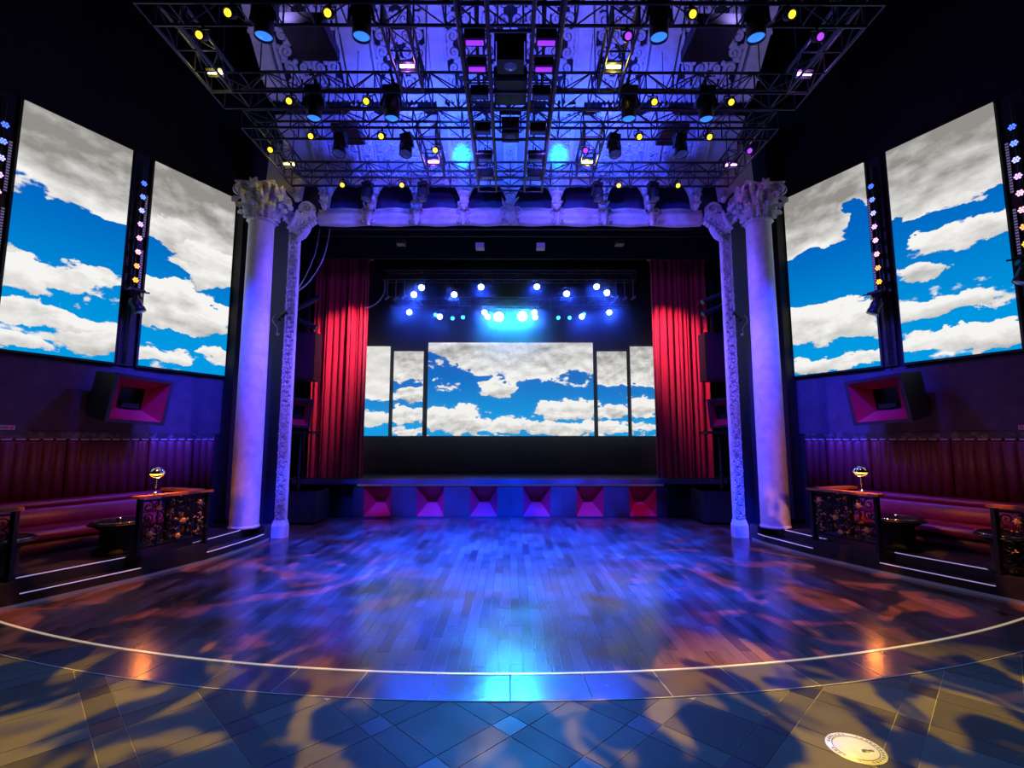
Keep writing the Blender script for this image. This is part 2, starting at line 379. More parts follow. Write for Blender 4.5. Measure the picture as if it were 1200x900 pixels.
# diagonal tile floor: big squares, bands and dark insets
PT, DS = .668, .185
uu = Vector((.7071, .7071)); vv = Vector((-.7071, .7071)); O = Vector((0.0, 3.72))
def tpoly(a0, a1, b0, b1, g=.0028):
    q = [O + uu * a + vv * b for a, b in ((a0 + g, b0 + g), (a1 - g, b0 + g), (a1 - g, b1 - g), (a0 + g, b1 - g))]
    return [(p.x, p.y) for p in q]
tiles = []
for i in range(-16, 17):
    for j in range(-16, 17):
        a, b = i * PT, j * PT
        for kind, (a0, a1, b0, b1) in (('inset_tile', (a - DS / 2, a + DS / 2, b - DS / 2, b + DS / 2)), ('band_tile', (a + DS / 2, a + PT - DS / 2, b - DS / 2, b + DS / 2)),
                                       ('band_tile', (a - DS / 2, a + DS / 2, b + DS / 2, b + PT - DS / 2)), ('tile', (a + DS / 2, a + PT - DS / 2, b + DS / 2, b + PT - DS / 2))):
            p = tpoly(a0, a1, b0, b1)
            cx = sum(q[0] for q in p) / 4; cy = sum(q[1] for q in p) / 4
            if cy < 1.2 or cy > 6.6 or abs(cx) > 7: continue
            p = in_circle(p, CR + BW + .014, -1)
            if len(p) < 3: continue
            s = -1 if cx < 0 else 1
            p = clip(p, lambda q: edge(s, q[1]) + .02 - abs(q[0]))
            if len(p) < 3 or area(p) < .0015: continue
            tiles.append((kind, p))
for kind, p in tiles:
    m = MB(); m.prism(p, zf, -.018, 0, rnd.random()); m.build(kind, 'inset' if kind == 'inset_tile' else 'tile', floor, tone=True)
m = MB(); m.box(-8, 8, 1, 6.5, -.0215, -.004)
jl = m.build('joint_bed', 'joint', floor)

# round floor sticker
st = thing('floor_sticker', 'round white floor sticker with a dark ring of lettering on the tiles', 'sticker', (2.25, 3.45, 0))
sf = frame((2.25, 3.45, .001), (1, -.25, 0), (.25, 1, 0), (0, 0, 1))
m = MB(); m.lathe([(.0001, .003), (.168, .003), (.17, 0)], sf, 40); m.build('disc', 'marble', st)
m = MB(); m.lathe([(.128, .0031), (.128, .0042), (.133, .0042), (.133, .0031)], sf, 40); m.build('ring_line', 'ink', st)
m = MB()
for k in range(34):
    a = 2 * math.pi * k / 34
    if k % 9 in (7, 8): continue
    for q in range(2):
        aa = a + q * .06; r0 = .140; r1 = .140 + (.017 if (k * 7 + q) % 3 else .011)
        m.prism([(r0 * math.cos(aa), r0 * math.sin(aa)), (r1 * math.cos(aa), r1 * math.sin(aa)), (r1 * math.cos(aa + .03), r1 * math.sin(aa + .03)), (r0 * math.cos(aa + .03), r0 * math.sin(aa + .03))], sf, .003, .0042)
m.build('ring_lettering', 'ink', st)
m = MB()
for cx, cy, rx, ry in ((.05, -.02, .024, .016), (.085, -.012, .018, .01), (.035, -.035, .012, .006)):
    m.prism([(cx + rx * math.cos(2 * math.pi * k / 12), cy + ry * math.sin(2 * math.pi * k / 12)) for k in range(12)], sf, .003, .0043)
m.build('emblem', 'ink', st)
m = MB(); m.prism([(.06 + .013 * math.cos(2 * math.pi * k / 10), -.03 + .009 * math.sin(2 * math.pi * k / 10)) for k in range(10)], sf, .003, .0046); m.build('emblem_leaf', 'green', st)

# ------------------------------------------------------------------ shell
SIDE = {-1: 'left', 1: 'right'}
walls = {}
for s in (-1, 1):
    m = MB()
    a, b = W(s, -3.5, 0, 0), W(s, 10.95, 0, 0); a2, b2 = W(s, -3.5, -.3, 0), W(s, 10.95, -.3, 0)
    m.hexa([(p.x, p.y, z) for z in (-.1, 12.3) for p in (a, b, b2, a2)])
    walls[s] = tag(m.build('wall_' + SIDE[s], 'wall'), kind='structure')
    # plastered strip between the seating and the screens, and the stone ledge
    fr = wframe(s, 0, 0); L = 1 / .9001
    m = MB(); m.fbox(fr, 3 * L, 10.85 * L, 2.12, 3.33, .001, .02); m.build('plaster_strip', 'wall_low', walls[s])
    m = MB(); m.fbox(fr, 3 * L, 10.7 * L, 2.015, 2.125, .001, .07); m.build('ledge', 'ledge', walls[s])
    # wall beside the stage
    m = MB(); x0 = 4.86; x1 = 6.75
    m.hexa([(s * x0, 10.62, -.1), (s * x1, 10.99, -.1), (s * x1, 11.0, -.1), (s * x0, 11.0, -.1), (s * x0, 10.62, 12.3), (s * x1, 10.99, 12.3), (s * x1, 11.0, 12.3), (s * x0, 11.0, 12.3)])
    tag(m.build('wall_stage_' + SIDE[s], 'prowall'), kind='structure')
    m = MB(); m.hexa([W(s, 10.84, o, z) for z in (.3, 9) for o in (0, .34)] [:2] + [W(s, 11.0, .34, .3), W(s, 11.0, 0, .3)] + [W(s, 10.84, o, 9) for o in (0, .34)] + [W(s, 11.0, .34, 9), W(s, 11.0, 0, 9)])
    tag(m.build('trim_%d' % (4 + s), 'wall'), kind='structure')
m = MB(); m.box(-4.9, 4.9, 10.72, 11.0, 7.0, 12.3); tag(m.build('wall_header', 'prowall'), kind='structure')
m = MB(); m.box(-13.5, 13.5, -3.5, 11.0, 12.3, 12.5); tag(m.build('ceiling', 'wall'), kind='structure')
# stage house
m = MB(); m.box(-6.9, 6.9, 16.6, 16.8, -.1, 9); tag(m.build('wall_stage_back', 'blackfab'), kind='structure')
for s in (-1, 1):
    m = MB(); m.hexa([(s * 6.6, 11.0, -.1), (s * 6.8, 11.0, -.1), (s * 6.8, 16.6, -.1), (s * 6.6, 16.6, -.1), (s * 6.6, 11.0, 9), (s * 6.8, 11.0, 9), (s * 6.8, 16.6, 9), (s * 6.6, 16.6, 9)])
    tag(m.build('wall_wing_' + SIDE[s], 'blackfab'), kind='structure')
m = MB(); m.box(-6.9, 6.9, 11.0, 16.8, 9, 9.2); tag(m.build('ceiling_stage', 'blackfab'), kind='structure')
m = MB(); m.box(-6.7, 6.7, 12.95, 16.6, -.12, -.02); tag(m.build('floor_under_stage', 'grout'), kind='structure')

# ------------------------------------------------------------------ ornament generator
def spiral(cx, cy, r, turns, dr, a0, n=22, rin=.12):
    return [(cx + (r * (1 - (1 - rin) * k / n)) * math.cos(a0 + dr * turns * 2 * math.pi * k / n), cy + (r * (1 - (1 - rin) * k / n)) * math.sin(a0 + dr * turns * 2 * math.pi * k / n)) for k in range(n + 1)]
def leaf(mb, fr, x, y, ang, ln, wd_, h):
    pts = [(x + math.cos(ang) * ln * k / 5 - math.sin(ang) * ln * .12 * math.sin(k / 5 * math.pi), y + math.sin(ang) * ln * k / 5 + math.cos(ang) * ln * .12 * math.sin(k / 5 * math.pi)) for k in range(6)]
    mb.ridge(fr, pts, [wd_ * q for q in (.25, .8, 1, .85, .5, .04)], h)
def scrolls(mb, fr, w, h, unit, wd_, ht, seed=0, leaves=True, x0=0, y0=0):
    """symmetric scrolling acanthus filling x in [-w/2, w/2], y in [0, h]"""
    rg = random.Random(seed); rows = max(1, round(h / unit)); dy = h / rows; cols = max(1, round(w / 2 / unit)); dx = w / 2 / cols
    for i in range(rows):
        for c in range(cols):
            r = min(dx, dy) * .5; d = 1 if (i + c) % 2 else -1
            cx = (c + .5) * dx; cy = (i + .5) * dy; a0 = rg.choice((-1, 1)) * math.pi / 2
            for sg in (-1, 1):
                P = [(x0 + sg * px, y0 + py) for px, py in spiral(cx, cy, r, 1.45, d, a0)]
                n = len(P); mb.ridge(fr, P, [wd_ * (1.15 - .6 * k / n) for k in range(n)], ht)
                bx_, by_ = P[-1]
                mb.ball(fr(bx_, by_, ht * .5), wd_ * .62, 6, 4)
                if leaves:
                    for q in range(3):
                        a = a0 + d * (.5 + q * 1.5); lx, ly = cx + r * math.cos(a), cy + r * math.sin(a)
                        an = a + d * .6
                        leaf(mb, fr, x0 + sg * lx, y0 + ly, an if sg > 0 else math.pi - an, r * .75, wd_ * 1.7, ht * .9)
    return mb

# ------------------------------------------------------------------ proscenium frame (one built-in piece)
PFX, PFY = 4.74, 10.44
pf = thing('proscenium_frame', 'carved white plaster frame around the stage opening', 'frame', (0, PFY, 0))
for s in (-1, 1):
    m = MB()
    m.box(s * PFX - .1, s * PFX + .1, PFY - .02, PFY + .07, .3, 6.6)
    m.box(s * PFX - .108, s * PFX - .09, PFY - .05, PFY + .07, .3, 6.55); m.box(s * PFX + .09, s * PFX + .108, PFY - .05, PFY + .07, .3, 6.55)
    m.build('jamb', 'plaster', pf)
    m = MB(); scrolls(m, frame((s * PFX, PFY - .022, .36), (1, 0, 0), (0, 0, 1), (0, -1, 0)), .19, 6.1, .098, .026, .05, 3)
    m.build('jamb_carving', 'plaster', pf)
    m = MB()
    m.box(s * PFX - .14, s * PFX + .14, PFY - .1, PFY + .1, 0, .24)
    m.hexa([(s * PFX + a * .14, PFY + b, .24) for a, b in ((-1, -.1), (1, -.1), (1, .1), (-1, .1))] + [(s * PFX + a * .11, PFY + b, .36) for a, b in ((-1, -.06), (1, -.06), (1, .08), (-1, .08))])
    m.build('plinth', 'plaster', pf)
    # big scroll at the corner
    fr = frame((s * PFX, PFY - .05, 6.5), (-s, 0, 0), (0, 0, 1), (0, -1, 0))
    m = MB()
    m.ridge(fr, spiral(-.08, .3, .15, 1.6, 1, -.6, 26), [.09 - .002 * k for k in range(27)], .14)
    m.ridge(fr, spiral(.3, .5, .17, 1.6, -1, math.pi + .4, 26), [.1 - .002 * k for k in range(27)], .15)
    m.ridge(fr, [(0, -.04), (.03, .1), (.1, .22), (.2, .32), (.34, .38), (.5, .4)], [.2, .26, .3, .3, .26, .2], .12)
    m.ridge(fr, [(.1, -.2), (.2, -.08), (.26, .06), (.32, .18), (.46, .27)], [.04, .16, .2, .18, .06], .11)
    m.ridge(fr, [(-.1, .05), (-.03, .12), (.06, .28), (.1, .46)], [.04, .12, .12, .05], .17)
    for k in range(6):
        m.ball(fr(.02 + .09 * k, .1 + .05 * k, .09), .05 - .003 * k, 8, 5)
        m.ridge(fr, spiral(.16 + .06 * k, -.02 + .05 * k, .05, 1.2, 1, k * .7, 10), .025, .15)
    m.ball(fr(-.08, .3, .08), .05); m.ball(fr(.3, .5, .08), .05)
    m.build('corner_scroll', 'plaster', pf)
# undulating moulded beam, built in lengths between the knuckles
ks = [-4.25, -3.1, -2.06, -1.03, 0, 1.03, 2.06, 3.1, 4.25]
prof = [(-.02, 0), (-.1, .0), (-.13, .05), (-.09, .09), (-.13, .13), (-.17, .19), (-.13, .24), (-.11, .28), (-.16, .32), (-.02, .34)]
for a, b in zip(ks, ks[1:]):
    m = MB(); out = []; n = 12
    for k in range(n + 1):
        t = k / n; x = a + .04 + (b - a - .08) * t; bulge = 1 + .16 * math.sin(math.pi * t) ** 2
        for (py, pz) in prof: out.append((x, PFY + .05 + py * bulge, 6.72 + (pz - .17) * bulge + .17 - .03 * abs(x) / 4))
    q = len(prof)
    m.add(out, [(k * q + j, k * q + j + 1, (k + 1) * q + j + 1, (k + 1) * q + j) for k in range(n) for j in range(q - 1)], True)
    m.box(a - .02, b + .02, PFY - .0, PFY + .14, 6.76, 7.0)
    m.build('beam_moulding', 'plaster', pf)
for x in ks[1:-1]:
    fr = frame((x, PFY - .1, 6.66), (1, 0, 0), (0, 0, 1), (0, -1, 0)); m = MB()
    big = 1.5 if x == 0 else 1
    m.ridge(fr, [(0, -.02), (0, .1), (0, .25), (0, .42 * big)], [.05, .14 * big, .16 * big, .05], .1)
    for sg in (-1, 1):
        m.ridge(fr, [(sg * p, q) for p, q in spiral(.1 * big, .3, .08 * big, 1.3, -1, math.pi, 16)], .035, .07)
        m.ridge(fr, [(sg * p, q) for p, q in spiral(.09 * big, .1, .06 * big, 1.3, 1, math.pi, 16)], .03, .06)
        leaf(m, fr, 0, .35, math.pi / 2 - sg * .6, .22 * big, .08, .08)
    m.build('knuckle_ornament', 'plaster', pf)

# ------------------------------------------------------------------ cove above the opening, with corbels
cv = thing('wall_cove', None, None, (0, 9.8, 7.3), kind='structure')
pb = Vector((0, 10.25, 7.5)); pt = Vector((0, 9.3, 8.5)); cd = (pt - pb); CL = cd.length; cd.normalize(); cn = Vector((0, -cd.z, cd.y))
if cn.z > 0: cn = -cn
def cfr(x, q=0): return frame(pb + Vector((x, 0, 0)) + cd * q, (1, 0, 0), cd, cn)
f0 = cfr(0)
m = MB(); m.fbox(f0, -4.75, 4.75, 0, CL, -.12, 0); m.build('cove_board', 'cove', cv)
CB = [i * 1.0 for i in range(-4, 5)]
for i, x in enumerate(CB):                                   # ribs up the cove
    fr = cfr(x); lit = abs(abs(x) - 1.0) < .1
    w = .5 if lit else .22
    m = MB()
    m.fbox(fr, -w / 2, w / 2, 0, CL, 0, .05)
    m.fbox(fr, -w / 2 - .03, -w / 2 + .02, 0, CL, 0, .08); m.fbox(fr, w / 2 - .02, w / 2 + .03, 0, CL, 0, .08)
    m.build('cove_rib', 'plaster', cv)
    m = MB(); scrolls(m, cfr(x), w, CL, .13 if not lit else .17, .04, .1, i, True); m.build('rib_carving', 'plaster', cv)
for a, b in zip(CB, CB[1:]):                                 # panel relief between ribs
    fr = cfr((a + b) / 2)
    m = MB()
    hw = .5 - (.3 if abs(abs(a) - 1) < .1 or abs(abs(b) - 1) < .1 else .16)
    for y_, sc_ in ((.22, 1), (CL - .2, 1)):
        m.ridge(fr, [(-hw * 1.0 + 2 * hw * k / 16, y_ + .05 * math.sin(k * math.pi / 2)) for k in range(17)], .035, .03)
    for sg in (-1, 1): m.ridge(fr, [(sg * hw, .22), (sg * hw, CL - .2)], .035, .03)
    scrolls(m, fr, hw * 1.6, .34, .17, .035, .04, int(a * 10), True, 0, CL * .5 - .17)
    m.build('panel_relief', 'plaster', cv)
# scalloped lower edge and hanging corbels
for a, b in zip(CB, CB[1:]):
    m = MB(); pts = []
    for k in range(13):
        t = k / 12; u = abs(2 * t - 1); pts.append((a + .1 + (b - a - .2) * t, -.02 - .2 * max(0, u - .55) ** 2 * 6 - .02 * math.cos(t * math.pi * 6)))
    poly = [(a, .12), ] + [(a, -.26)] + pts + [(b, -.26), (b, .12)]
    fr = frame((0, 10.18, 7.5), (1, 0, 0), (0, 0, 1), (0, -1, 0))
    m2 = []
    for k in range(len(pts) - 1):
        (xa, ya), (xb, yb) = pts[k], pts[k + 1]
        m.hexa([fr(xa, ya, -.04), fr(xb, yb, -.04), fr(xb, yb, .06), fr(xa, ya, .06), fr(xa, .12, -.04), fr(xb, .12, -.04), fr(xb, .12, .06), fr(xa, .12, .06)])
    m.build('scalloped_edge', 'plaster', cv)
for x in [-4.6] + CB + [4.6]:
    fr = frame((x, 10.14, 6.98 if abs(x) < 4.5 else 7.15), (1, 0, 0), (0, 0, 1), (0, -1, 0)); m = MB()
    m.hexa([fr(-.07, 0, -.1), fr(.07, 0, -.1), fr(.07, 0, .02), fr(-.07, 0, .02), fr(-.14, .6, -.1), fr(.14, .6, -.1), fr(.14, .6, .1), fr(-.14, .6, .1)])
    for k in range(4):
        y_ = .06 + k * .14
        for sg in (-1, 1):
            m.ridge(lambda p, q, c, fr=fr, y_=y_: fr(p, q, c + .02 + .1 * y_), [(sg * p, q) for p, q in spiral(.055 + .012 * k, y_ + .05, .05, 1.3, 1 if k % 2 else -1, 0, 12)], .028, .05)
        leaf(m, lambda p, q, c, fr=fr, y_=y_: fr(p, q, c + .03 + .1 * y_), 0, y_, math.pi / 2, .15, .07, .05)
    m.ball(fr(0, -.01, 0), .06, 8, 5)
    m.build('corbel', 'plaster', cv)
# crests along the top of the cove
for x in (-1.0, 0, 1.0, -2.0, 2.0, -3.0, 3.0):
    fr = cfr(x, CL); m = MB(); b_ = 1.0 if abs(x) < 1.5 else .7
    for sg in (-1, 1):
        m.ridge(fr, [(sg * p, q) for p, q in spiral(.16 * b_, .05, .13 * b_, 1.5, -1, math.pi, 18)], .05, .08)
        m.ridge(fr, [(sg * p, q) for p, q in spiral(.36 * b_, -.03, .1 * b_, 1.4, 1, 0, 16)], .04, .07)
        for k in range(4): leaf(m, fr, sg * .06, .02, math.pi / 2 - sg * .45 * k, .3 * b_, .09, .1)
    m.ball(fr(0, .05, .06), .08, 8, 5)
    m.build('crest', 'plaster', cv)
# end pieces curving down to the column capitals
for s in (-1, 1):
    m = MB(); poly = [(4.7, 7.2), (4.75, 8.5), (5.25, 8.4), (5.3, 7.5), (5.15, 7.3), (4.95, 7.45), (4.8, 7.3)]
    fr = frame((0, 10.3, 0), (s, 0, 0), (0, 0, 1), (0, -1, 0))
    m.prism(poly, fr, 0, .14); m.build('spandrel', 'plaster', cv)
m = MB(); m.box(-4.8, 4.8, 9.75, 9.85, 8.3, 9.4); m.build('cove_back', 'recess', cv)

# sloping carved ceiling further up
uc = thing('ceiling_carved', None, None, (0, 9.3, 8.9), kind='structure')
ub = Vector((0, 9.3, 8.92)); ut = Vector((0, 6.2, 11.7)); ud = (ut - ub); UL = ud.length; ud.normalize(); un = Vector((0, -ud.z, ud.y))
if un.z > 0: un = -un
def ufr(x, q=0): return frame(ub + Vector((x, 0, 0)) + ud * q, (1, 0, 0), ud, un)
m = MB(); m.fbox(ufr(0), -4.9, 4.9, 0, UL, -.15, -.06); m.build('panel_back', 'recess', uc)
for x, w in ((-4.75, .3), (-2.95, .5), (-1.42, .26), (1.42, .26), (2.95, .5), (4.75, .3)):
    m = MB(); fr = ufr(x)
    m.fbox(fr, -w / 2, w / 2, -.02, UL, -.06, .06)
    for q in range(5): m.fbox(fr, -w / 2 - .02, w / 2 + .02, .3 + q * .75, .36 + q * .75, -.06, .08)
    if w < .3: m.fbox(fr, -.08, .08, -.3, 0, -.04, .07); m.fbox(fr, -.1, .1, -.06, -.02, -.05, .09)
    m.build('ceiling_rib', 'plaster', uc)
m = MB(); m.fbox(ufr(0), -4.9, 4.9, -.06, .04, -.1, .03)
for k in range(98): m.fbox(ufr(0), -4.88 + k * .1, -4.83 + k * .1, -.09, -.02, -.05, .05)
m.build('ceiling_cornice', 'plaster', uc)
for x, w in ((-3.9, 1.3), (-2.12, 1.1), (-.98, .62), (0, 1.2), (.98, .62), (2.12, 1.1), (3.9, 1.3)):
    fr = ufr(x); m = MB()
    m.fbox(fr, -w / 2, -w / 2 + .06, .05, UL, -.06, .02); m.fbox(fr, w / 2 - .06, w / 2, .05, UL, -.06, .02)
    scrolls(m, lambda a, b, c, fr=fr: fr(a, b, c - .06), w - .14, 3.1, .25, .066, .07, int(x * 10), True, 0, .1)
    m.build('pierced_panel', 'plaster', uc)

# ------------------------------------------------------------------ columns
def column(s):
    cx, cy = (s * 5.16, 9.82); t = thing('column', 'smooth white column with a carved leafy capital beside the stage frame', 'column', (cx, cy, .3), 'columns flanking the stage')
    fz = zframe((cx, cy, 0))
    m = MB(); n = 22
    m.lathe([(.262, .34)] + [(.262 - .022 * (k / n) ** 1.6, .4 + k / n * 6.1) for k in range(n + 1)], fz, 40); m.build('shaft', 'plaster', t)
    m = MB(); m.lathe([(.0001, .3), (.275, .3), (.28, .33), (.27, .35), (.262, .36)], fz, 36); m.build('base', 'plaster', t)
    m = MB(); m.lathe([(.24, 6.44), (.27, 6.45), (.275, 6.48), (.26, 6.51), (.235, 6.52), (.25, 6.75), (.3, 7.05), (.38, 7.14), (.0001, 7.14)], fz, 32); m.build('capital_bell', 'plaster', t)
    def acanthus(a, r0, z0, h, w, curl):
        mb = MB(); n = 18; out = []
        for k in range(n + 1):
            q = k / n
            if q < .75: r = r0 + .045 + .07 * q + .015 * math.sin(q * 28); z = z0 + h * q / .75 * .95
            else:
                b = (q - .75) / .25 * math.pi * 1.15; r = r0 + .098 + curl * (1 - math.cos(b)) / 1.2; z = z0 + h * .95 + curl * .8 * math.sin(b)
            wk = w * (.75 + .45 * math.sin(q * math.pi)) * (.68 + .5 * abs(math.sin(q * math.pi * 4.5))) * (1 if q < .8 else 1 - (q - .8) * 2.6)
            for j, e in enumerate((-1, -.5, 0, .5, 1)):
                rr = r - .06 * e * e + (.04 if e == 0 else 0); aa = a + e * wk / 2 / r
                out.append((cx + rr * math.cos(aa), cy + rr * math.sin(aa), z - .03 * e * e))
        mb.add(out, [(k * 5 + j, k * 5 + j + 1, k * 5 + 6 + j, k * 5 + 5 + j) for k in range(n) for j in range(4)], True)
        mb.build('acanthus_leaf', 'plaster', t)
    for k in range(8): acanthus(k * math.pi / 4, .235, 6.5, .22, .17, .09)
    for k in range(8): acanthus((k + .5) * math.pi / 4, .25, 6.52, .38, .18, .12)
    for k in range(4):                                        # volutes at the corners
        a = (k + .5) * math.pi / 2; d = Vector((math.cos(a), math.sin(a), 0)); sd = Vector((-d.y, d.x, 0))
        for sg in (-1, 1):
            fr = frame(Vector((cx, cy, 0)) + sd * sg * .045, d, (0, 0, 1), sd * sg)
            mb = MB()
            P = [(.27, 6.78), (.3, 6.92), (.36, 7.05), (.43, 7.12)] + spiral(.45, 7.04, .105, 1.6, -1, math.pi * .55, 20)
            mb.ridge(fr, P, [.05] * 4 + [.055 - .0015 * q for q in range(21)], .06); mb.ball(fr(.45, 7.04, .02), .04, 8, 5)
            mb.build('volute', 'plaster', t)
    m = MB(); pts = []
    for k in range(4):
        a0 = (k + .5) * math.pi / 2
        for q in range(9):
            e = q / 8; a = a0 + e * math.pi / 2; r = .6 - .24 * math.sin(e * math.pi) ** .8
            pts.append((r * math.cos(a), r * math.sin(a)))
    m.prism([(p[0] * .88, p[1] * .88) for p in pts], fz, 7.13, 7.17); m.prism([(p[0] * .93, p[1] * .93) for p in pts], fz, 7.17, 7.2); m.build('abacus', 'plaster', t)
    for k in range(4):                                        # flowers in the middle of each side
        a = k * math.pi / 2; d = Vector((math.cos(a), math.sin(a), 0)); sd = Vector((-d.y, d.x, 0)); fr = frame(Vector((cx, cy, 7.13)) + d * .38, sd, (0, 0, 1), d)
        mb = MB()
        for q in range(6): leaf(mb, fr, 0, 0, q * math.pi / 3, .13, .09, .06)
        mb.ball(fr(0, 0, .04), .045, 8, 5); mb.build('capital_flower', 'plaster', t)
        mb = MB()
        for sg in (-1, 1): mb.ridge(frame(Vector((cx, cy, 6.95)) + d * .33, sd, (0, 0, 1), d), [(sg * p, q) for p, q in spiral(.09, .06, .08, 1.5, 1, math.pi * 1.3, 16)], .035, .06)
        mb.build('inner_scroll', 'plaster', t)
    return t
for s in (-1, 1): column(s)

# ------------------------------------------------------------------ screens with a sky film
def cloud_mat(name, asp, blobs, seed, scale=2.6, grey=(.3, .285, .265), topgrey=.72, blue_lo=(.0, .34, .80), blue_hi=(.0, .13, .55), dens=-.06, es=.95, warp=1.0):
    m = bpy.data.materials.new(name); m.use_nodes = True; nt = m.node_tree; N = nt.nodes; L = nt.links
    for n_ in list(N): N.remove(n_)
    out = N.new('ShaderNodeOutputMaterial'); em = N.new('ShaderNodeEmission'); L.new(em.outputs[0], out.inputs[0]); em.inputs[1].default_value = es
    uv = N.new('ShaderNodeUVMap'); uv.uv_map = 'UVMap'
    def vm(op, a, b=None):
        n = N.new('ShaderNodeVectorMath'); n.operation = op
        for i, q in enumerate((a, b)):
            if q is None: continue
            if isinstance(q, tuple): n.inputs[i].default_value = q
            else: L.new(q, n.inputs[i])
        return n.outputs['Value'] if op == 'DOT_PRODUCT' else n.outputs[0]
    def mt(op, a, b=None, c=None, clampit=False):
        n = N.new('ShaderNodeMath'); n.operation = op; n.use_clamp = clampit
        for i, q in enumerate((a, b, c)):
            if q is None: continue
            if isinstance(q, (int, float)): n.inputs[i].default_value = q
            else: L.new(q, n.inputs[i])
        return n.outputs[0]
    def sstep(x, lo, hi):
        n = N.new('ShaderNodeMapRange'); n.interpolation_type = 'SMOOTHSTEP'; n.inputs[1].default_value = lo; n.inputs[2].default_value = hi; L.new(x, n.inputs[0]); return n.outputs[0]
    def mixc(f, a, b):
        n = N.new('ShaderNodeMix'); n.data_type = 'RGBA'; L.new(f, n.inputs[0])
        for i, q in ((6, a), (7, b)):
            if isinstance(q, tuple): n.inputs[i].default_value = (*q, 1)
            else: L.new(q, n.inputs[i])
        return n.outputs[2]
    def noise(v, sc_, det, dist=0.):
        n = N.new('ShaderNodeTexNoise'); n.inputs['Scale'].default_value = sc_; n.inputs['Detail'].default_value = det; n.inputs['Roughness'].default_value = .56; n.inputs['Distortion'].default_value = dist; L.new(v, n.inputs['Vector']); return n.outputs[0]
    p = vm('MULTIPLY', uv.outputs[0], (asp, 1, 0))
    ps = vm('ADD', vm('MULTIPLY', p, (1, 1.7, 1)), (seed * 3.7, seed * 1.3, seed * .71))
    wn = N.new('ShaderNodeTexNoise'); wn.inputs['Scale'].default_value = scale * 1.8; wn.inputs['Detail'].default_value = 7; wn.inputs['Roughness'].default_value = .6; L.new(ps, wn.inputs['Vector'])
    pw = vm('ADD', p, vm('MULTIPLY', vm('SUBTRACT', wn.outputs['Color'], (.5, .5, .5)), (.34 * warp, .2 * warp, 0)))
    G = None
    D = mt('MULTIPLY_ADD', mt('SUBTRACT', noise(ps, scale, 4, .2), .5), 1.15, dens)
    D = mt('MULTIPLY_ADD', mt('SUBTRACT', noise(ps, scale * 3.1, 9, .1), .5), .75, D)
    env = None
    for (cx, cy, rx, ry, amp) in blobs:
        q = vm('DIVIDE', vm('SUBTRACT', pw, (cx * asp, cy, 0)), (rx * asp, ry, 1))
        e = mt('MAXIMUM', mt('SUBTRACT', 1, vm('DOT_PRODUCT', q, q)), 0)
        D = mt('MULTIPLY_ADD', e, amp, D)
        if amp > 0 and ry < .3:
            sq = N.new('ShaderNodeSeparateXYZ'); L.new(q, sq.inputs[0])
            g_ = mt('MULTIPLY', mt('MULTIPLY', sq.outputs[1], mt('GREATER_THAN', e, 0)), amp)
            G = g_ if G is None else mt('ADD', G, g_)
    mask = sstep(D, .0, .085)
    up = vm('ADD', ps, (.02, .09, 0))
    lit = mt('SUBTRACT', noise(ps, scale * 1.9, 5, .1), noise(up, scale * 1.9, 5, .1))
    sepn = N.new('ShaderNodeSeparateXYZ'); L.new(uv.outputs[0], sepn.inputs[0]); V = sepn.outputs[1]
    shade = mt('ADD', mt('MULTIPLY', lit, 1.5), .9)
    if G is not None: shade = mt('MULTIPLY_ADD', G, .9, shade)
    shade = mt('SUBTRACT', shade, mt('MULTIPLY', sstep(D, .2, .7), .22))
    shade = mt('SUBTRACT', shade, mt('MULTIPLY', sstep(V, .55, 1.0), topgrey), None, True)
    cloud = mixc(shade, grey, (.97, .96, .93))
    sky = mixc(sstep(V, 0, .8), blue_lo, blue_hi)
    L.new(mixc(mask, sky, cloud), em.inputs[0])
    return m

def led_screen(fr, w, h, material, nx, ny, label, loc, group, name='led_screen'):
    t = thing(name, label, 'screen', loc, group)
    m = MB(); m.fbox(fr, -.035, w + .035, -.035, h + .035, .03, .09); m.build('cabinet', 'screenframe', t)
    for i in range(nx):
        for j in range(ny):
            u0, u1, v0, v1 = i / nx, (i + 1) / nx, j / ny, (j + 1) / ny; g = .0035 if nx * ny > 1 else 0
            m = MB(); m.fbox(fr, u0 * w + g / 2, u1 * w - g / 2, v0 * h + g / 2, v1 * h - g / 2, .0901, .112)
            P = [(u0, v0), (u1, v0), (u1, v1), (u0, v1)]; uvs = []
            for f in m.f: uvs += [P[k % 4] for k in f]
            m.uv = uvs; m.build('display_panel', material, t)
    return t

